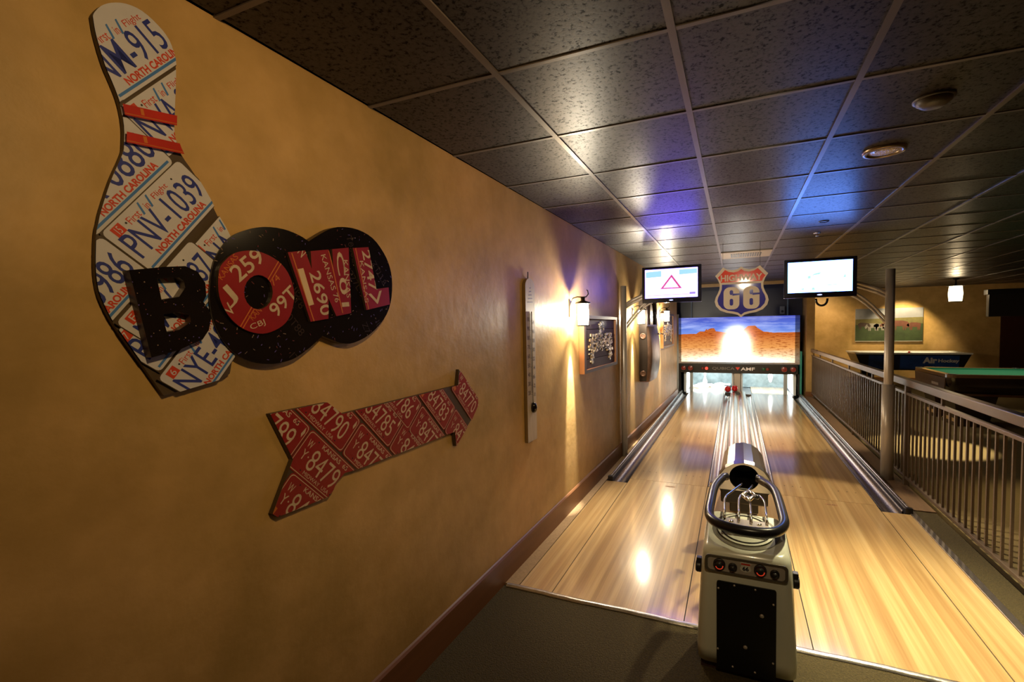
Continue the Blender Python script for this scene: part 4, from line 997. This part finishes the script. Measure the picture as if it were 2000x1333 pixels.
for v in (1.48, .93):
    h = MB(); h.lathe([(.045, 0), (.045, -.012), (.026, -.016), (.024, -.006)], (W0+W1*ua+.065, ua-.010, v), rust, 18, 'y'); h.build('hinge', td)
wf = MB()
pathL = [(ua, 1.62), (ua, 1.86), (ua+.06, 2.00), (ua+.20, 2.06), (ub-.25, 2.06), (ub-.10, 2.0), (ub-.04, 1.86), (ub-.02, 1.62)]
inner = [(ua+.07, 1.645), (ua+.07, 1.85), (ua+.12, 1.955), (ua+.22, 2.00), (ub-.27, 2.00), (ub-.15, 1.955), (ub-.11, 1.85), (ub-.09, 1.645)]
wf.prism([pathL, inner], WALL, .070, .128, rust, dark_in); wf.build('window_frame', td)
dv_ = MB(); dv_.box(WALL(ua+.26, 1.64, .09), WALL(ua+.28, 2.0, .12), rust); dv_.build('vent_window_post', td)
hn = MB(); y_ = ub-.16; hn.tube([WALL(y_, 1.50, .14), WALL(y_, 1.50, .215), WALL(y_+.02, 1.495, .23), WALL(y_+.14, 1.485, .23)], .011, chrome, 10); hn.build('door_handle', td)

# ================================================================== RAILING
ra = thing('metal_railing', (1.55, 7.5, 0), 'bronze metal railing with thin balusters dividing lanes from game room', 'railing')
RX = 1.555; YA, YZ = 3.05, 12.0
h_ = MB(); h_.box((RX-.030, YA, .995), (RX+.030, YZ-.05, 1.062), bronze); h_.build('handrail', ra, bevel=.006)
h_ = MB(); h_.box((RX-.018, YA, .905), (RX+.018, YZ-.06, .932), bronze); h_.build('upper_rail', ra, bevel=.003)
h_ = MB(); h_.box((RX-.018, YA, .075), (RX+.018, YZ-.06, .102), bronze); h_.build('lower_rail', ra, bevel=.003)
for y in (4.78, 6.9, 8.2, 9.5, 10.8, 3.3):
    h_ = MB(); h_.box((RX-.010, y-.012, .93), (RX+.010, y+.012, .997), bronze); h_.build('spacer', ra)
for y in (3.2, 5.62, 7.9, 9.8, 11.6):
    h_ = MB(); h_.box((RX-.014, y-.014, -.008), (RX+.014, y+.014, .078), bronze); h_.build('foot', ra)
h_ = MB(); h_.box((RX-.022, 5.60, -.008), (RX+.022, 5.645, .998), bronze); h_.build('rail_post', ra)
bal = None; y = 3.095
while y < YZ-.08:
    if bal is None:
        h_ = MB(); h_.box((RX-.0075, y-.0075, .100), (RX+.0075, y+.0075, .907), bronze); bal = h_.build('baluster', ra); yb0 = y
    else:
        c = bal.copy(); col.objects.link(c); c.parent = ra; c.location = (0, y-yb0, 0)
    y += .1027

# ================================================================== GAME ROOM
felt = mat('green_felt', (.004, .17, .095), .9, var=.1); dkwood = mat('dark_polished_wood', (.022, .011, .007), .22, coat=.5, var=.3); railw = mat('rail_wood', (.16, .085, .04), .22, coat=.4, var=.25)
pt = thing('pool_table', (4.3, 9.75, 0), 'large dark pool table with green felt behind the railing', 'pool table')
px0, px1, py0, py1, pz = 2.98, 5.75, 9.0, 10.5, .80
t = MB(); t.box((px0+.11, py0+.11, .70), (px1-.11, py1-.11, .775), felt); t.build('playing_bed', pt)
for a, b_ in (((px0+.09, py0+.09, .76), (px1-.09, py0+.14, .795)), ((px0+.09, py1-.14, .76), (px1-.09, py1-.09, .795)), ((px0+.09, py0+.14, .76), (px0+.14, py1-.14, .795)), ((px1-.14, py0+.14, .76), (px1-.09, py1-.14, .795))):
    c = MB(); c.box(a, b_, felt); c.build('cushion', pt, bevel=.006)
o_ = rrect(px0, py0, px1, py1, .10); i_ = rrect(px0+.09, py0+.09, px1-.09, py1-.09, .02)
t = MB(); t.prism([o_, i_], lambda u, v, w: (u, v, w), .755, .802, railw); t.build('top_rail', pt)
t = MB(); rows = []
for z, ins in ((.755, .0), (.66, .01), (.56, .06), (.49, .13), (.48, .16)):
    rows.append([(x, y_, z) for x, y_ in rrect(px0+ins, py0+ins, px1-ins, py1-ins, .10)])
t.grid(rows, dkwood, True, True); t.build('cabinet', pt)
t = MB(); rows = [[(x, y_, z) for x, y_ in rrect(px0+.12, py0+.12, px1-.12, py1-.12, .08)] for z in (.50, .465)]; t.grid(rows, railw, True, False, True); t.build('lower_trim', pt)
for x, y_ in ((3.35, 9.35), (5.35, 9.35), (3.35, 10.15), (5.35, 10.15)):
    t = MB(); t.grid([[(x+a*s_, y_+b_*s_, z) for a, b_ in ((-1, -1), (1, -1), (1, 1), (-1, 1))] for z, s_ in ((0, .24), (.06, .24), (.10, .20), (.47, .26))], dkwood, True, False, True); t.build('leg', pt)
for x, y_ in ((px0+.075, py0+.075), (px0+.075, py1-.075), (px1-.075, py0+.075), (px1-.075, py1-.075), ((px0+px1)/2, py0+.06), ((px0+px1)/2, py1-.06)):
    t = MB(); t.lathe([(.055, .795), (.055, .806), (.0001, .806)], (x, y_, 0), blackmetal, 16); t.build('pocket', pt)
t = MB(); t.prism([[(py0+.12, .56), (py1-.12, .56), (py1-.09, .74), (py0+.09, .74)]], lambda u, v, w: (px0+.012-w, u, v), 0, .016, mat('brown_end_panel', (.10, .055, .028), .3, var=.3)); t.build('end_panel', pt)
t = MB(); t.box((px0-.006, 9.35, .60), (px0+.004, 9.62, .64), steel); t.build('coin_plate', pt)
# air hockey
ah = thing('air_hockey_table', (4.1, 14.6, 0), 'blue air hockey table against the far wall behind the pool table', 'air hockey table')
hx0, hx1, hy0, hy1 = 2.82, 5.12, 14.15, 15.2
t = MB(); f4 = lambda d_, z: [(hx0+d_, hy0+d_*.4, z), (hx1-d_, hy0+d_*.4, z), (hx1-d_, hy1-d_*.4, z), (hx0+d_, hy1-d_*.4, z)]
t.grid([f4(.16, .42), f4(0, .82)], mat('black_laminate', (.012, .010, .012), .3), True, False, True); t.build('cabinet', ah)
t = MB(); fr = lambda u, v, w: (u, hy0+.16*.4*(.82-v)/.40-w-.001, v)
def trap(a, b_, z0_, z1_, m_, w_=.004): t.face([fr(a, z0_, w_), fr(b_, z0_, w_), fr(b_, z1_, w_), fr(a, z1_, w_)], m_)
blu = mat('blue_print', (.012, .05, .22), .35, var=.8, scale=4); trap(3.10, 4.90, .45, .79, blu)
trap(3.40, 3.75, .45, .79, mat('dark_blue_print', (.008, .012, .05), .35), .006)
put_text(t, None, fr, .010, 'Air', (4.20, .60), 0, .15, mat('grey_print', (.55, .52, .52), .5), width=.28, bold=.05)
put_text(t, None, fr, .010, 'Hockey', (4.50, .60), 0, .11, MATS['grey_print'], width=.40, bold=.04)
t.build('side_artwork', ah)
t = MB(); t.prism([[(hx0-.02, hy0-.02), (hx1+.02, hy0-.02), (hx1+.02, hy1+.02), (hx0-.02, hy1+.02)], [(hx0+.1, hy0+.08), (hx1-.1, hy0+.08), (hx1-.1, hy1-.08), (hx0+.1, hy1-.08)]], lambda u, v, w: (u, v, w), .82, .855, mat('white_rail', (.75, .72, .66), .3)); t.build('top_rail', ah)
t = MB(); t.box((hx0+.09, hy0+.07, .815), (hx1-.09, hy1-.07, .83), white_panel); t.build('playfield', ah)
for x, y_ in ((hx0+.35, hy0+.2), (hx1-.35, hy0+.2), (hx0+.35, hy1-.2), (hx1-.35, hy1-.2)):
    t = MB(); t.box((x-.06, y_-.06, 0), (x+.06, y_+.06, .43), blackmetal); t.build('leg', ah)
t = MB(); t.lathe([(.05, 0), (.05, .012), (.022, .016), (.022, .04), (.0001, .045)], (4.02, 14.5, .832), ballr, 16); t.build('mallet', None); o = bpy.data.objects['mallet']; tag(o, 'small red mallet on top of the air hockey table', 'mallet')
# canvas with cattle
cv = thing('canvas_print', (3.78, YB-.03, 1.1), 'unframed canvas of brown and white cattle grazing on the far wall', 'picture')
cx0, cx1, cz0, cz1 = 3.06, 4.57, 1.095, 1.995
t = MB(); FR = FRONT(YB-.004)
t.prism([[(cx0, cz0), (cx1, cz0), (cx1, cz1), (cx0, cz1)]], FR, 0, .04, mat('canvas_edge', (.45, .42, .36), .7)); t.build('canvas', cv)
t = MB()
def cq(pts, m_, w_): t.face([FR(cx0+a*(cx1-cx0), cz0+b_*(cz1-cz0), w_) for a, b_ in pts], m_)
cq([(0, .68), (1, .72), (1, 1), (0, 1)], mat('painted_sky', (.20, .20, .22), .7, var=.6, scale=3), .042); cq([(0, .50), (1, .52), (1, .72), (0, .68)], mat('painted_hill', (.12, .10, .03), .7, var=.4), .042)
cq([(0, .02), (1, .02), (1, .53), (0, .51)], mat('painted_grass', (.03, .048, .012), .7, var=.6, scale=7), .043)
rb = mat('painted_brown', (.10, .030, .015), .7, var=.4); wt = mat('painted_cow_white', (.22, .20, .17), .7, var=.5, scale=20); dk = mat('painted_cow_dark', (.05, .028, .02), .7)
for (a, b_, s_, mm, hs) in ((.12, .46, .9, dk, 1), (.27, .42, 1.0, wt, -1), (.36, .42, .9, wt, 1), (.47, .46, .8, rb, -1), (.66, .46, 1.25, rb, 1), (.88, .43, 1.0, rb, -1)):
    w_ = .085*s_; h_ = .13*s_
    cq([(a-w_, b_), (a+w_, b_-.01), (a+w_*1.05, b_+h_*.8), (a+w_*.4, b_+h_), (a-w_*.6, b_+h_*1.02), (a-w_*1.05, b_+h_*.7)], mm, .045)
    cq([(a+hs*w_*.9, b_+h_*.2), (a+hs*w_*1.05, b_+h_*.9), (a+hs*w_*1.5, b_+h_*.2), (a+hs*w_*1.35, b_-h_*.3)], mm, .0455)
    for l in (-.8, -.55, .5, .78): cq([(a+l*w_, b_-h_*.75), (a+l*w_+.012, b_-h_*.75), (a+l*w_+.02, b_+.02), (a+l*w_-.006, b_+.02)], mm, .0452)
t.build('painted_scene', cv)
# pendant
pd = thing('pendant_lamp', (4.40, 13.0, 2.33), 'lit lantern hanging from the game room ceiling right of canvas', 'ceiling light')
glow = shade_glass('lit_pendant_glass', (1, .78, .45), 7.0, .4)
lantern(pd, (4.40, 13.0, 2.21), .125, .33)
t = MB(); t.tube([(4.40, 13.0, 2.42), (4.40, 13.0, CH)], .016, blackmetal, 10); t.build('stem', pd)
t = MB(); t.lathe([(.06, 0), (.05, -.02), (.016, -.03)], (4.40, 13.0, CH-.001), blackmetal, 18); t.build('canopy', pd)
lamp('POINT', 'pendant_bulb', (4.40, 13.0, 2.21), 22, (1, .74, .42), size=.05)
# hanging screen
hs = thing('hanging_screen', (5.9, 12.8, 1.75), 'dark screen hung from the game room ceiling at the right edge', 'television')
A = at_y((1932, 575), 12.6); B = at_y((1932, 619), 12.6)
t = MB(); t.box((A[0], 12.6, B[1]), (A[0]+1.5, 12.72, A[1]), mat('dull_screen', (.030, .024, .022), .35)); t.build('casing', hs, bevel=.01)
t = MB(); t.box((A[0]-.03, 12.58, A[1]-.01), (A[0]+1.53, 12.76, A[1]+.10), blackmetal); t.build('top_box', hs, bevel=.01)
t = MB(); t.box((A[0]+.7, 12.62, A[1]+.08), (A[0]+.76, 12.68, CH), blackmetal); t.build('drop_pole', hs)
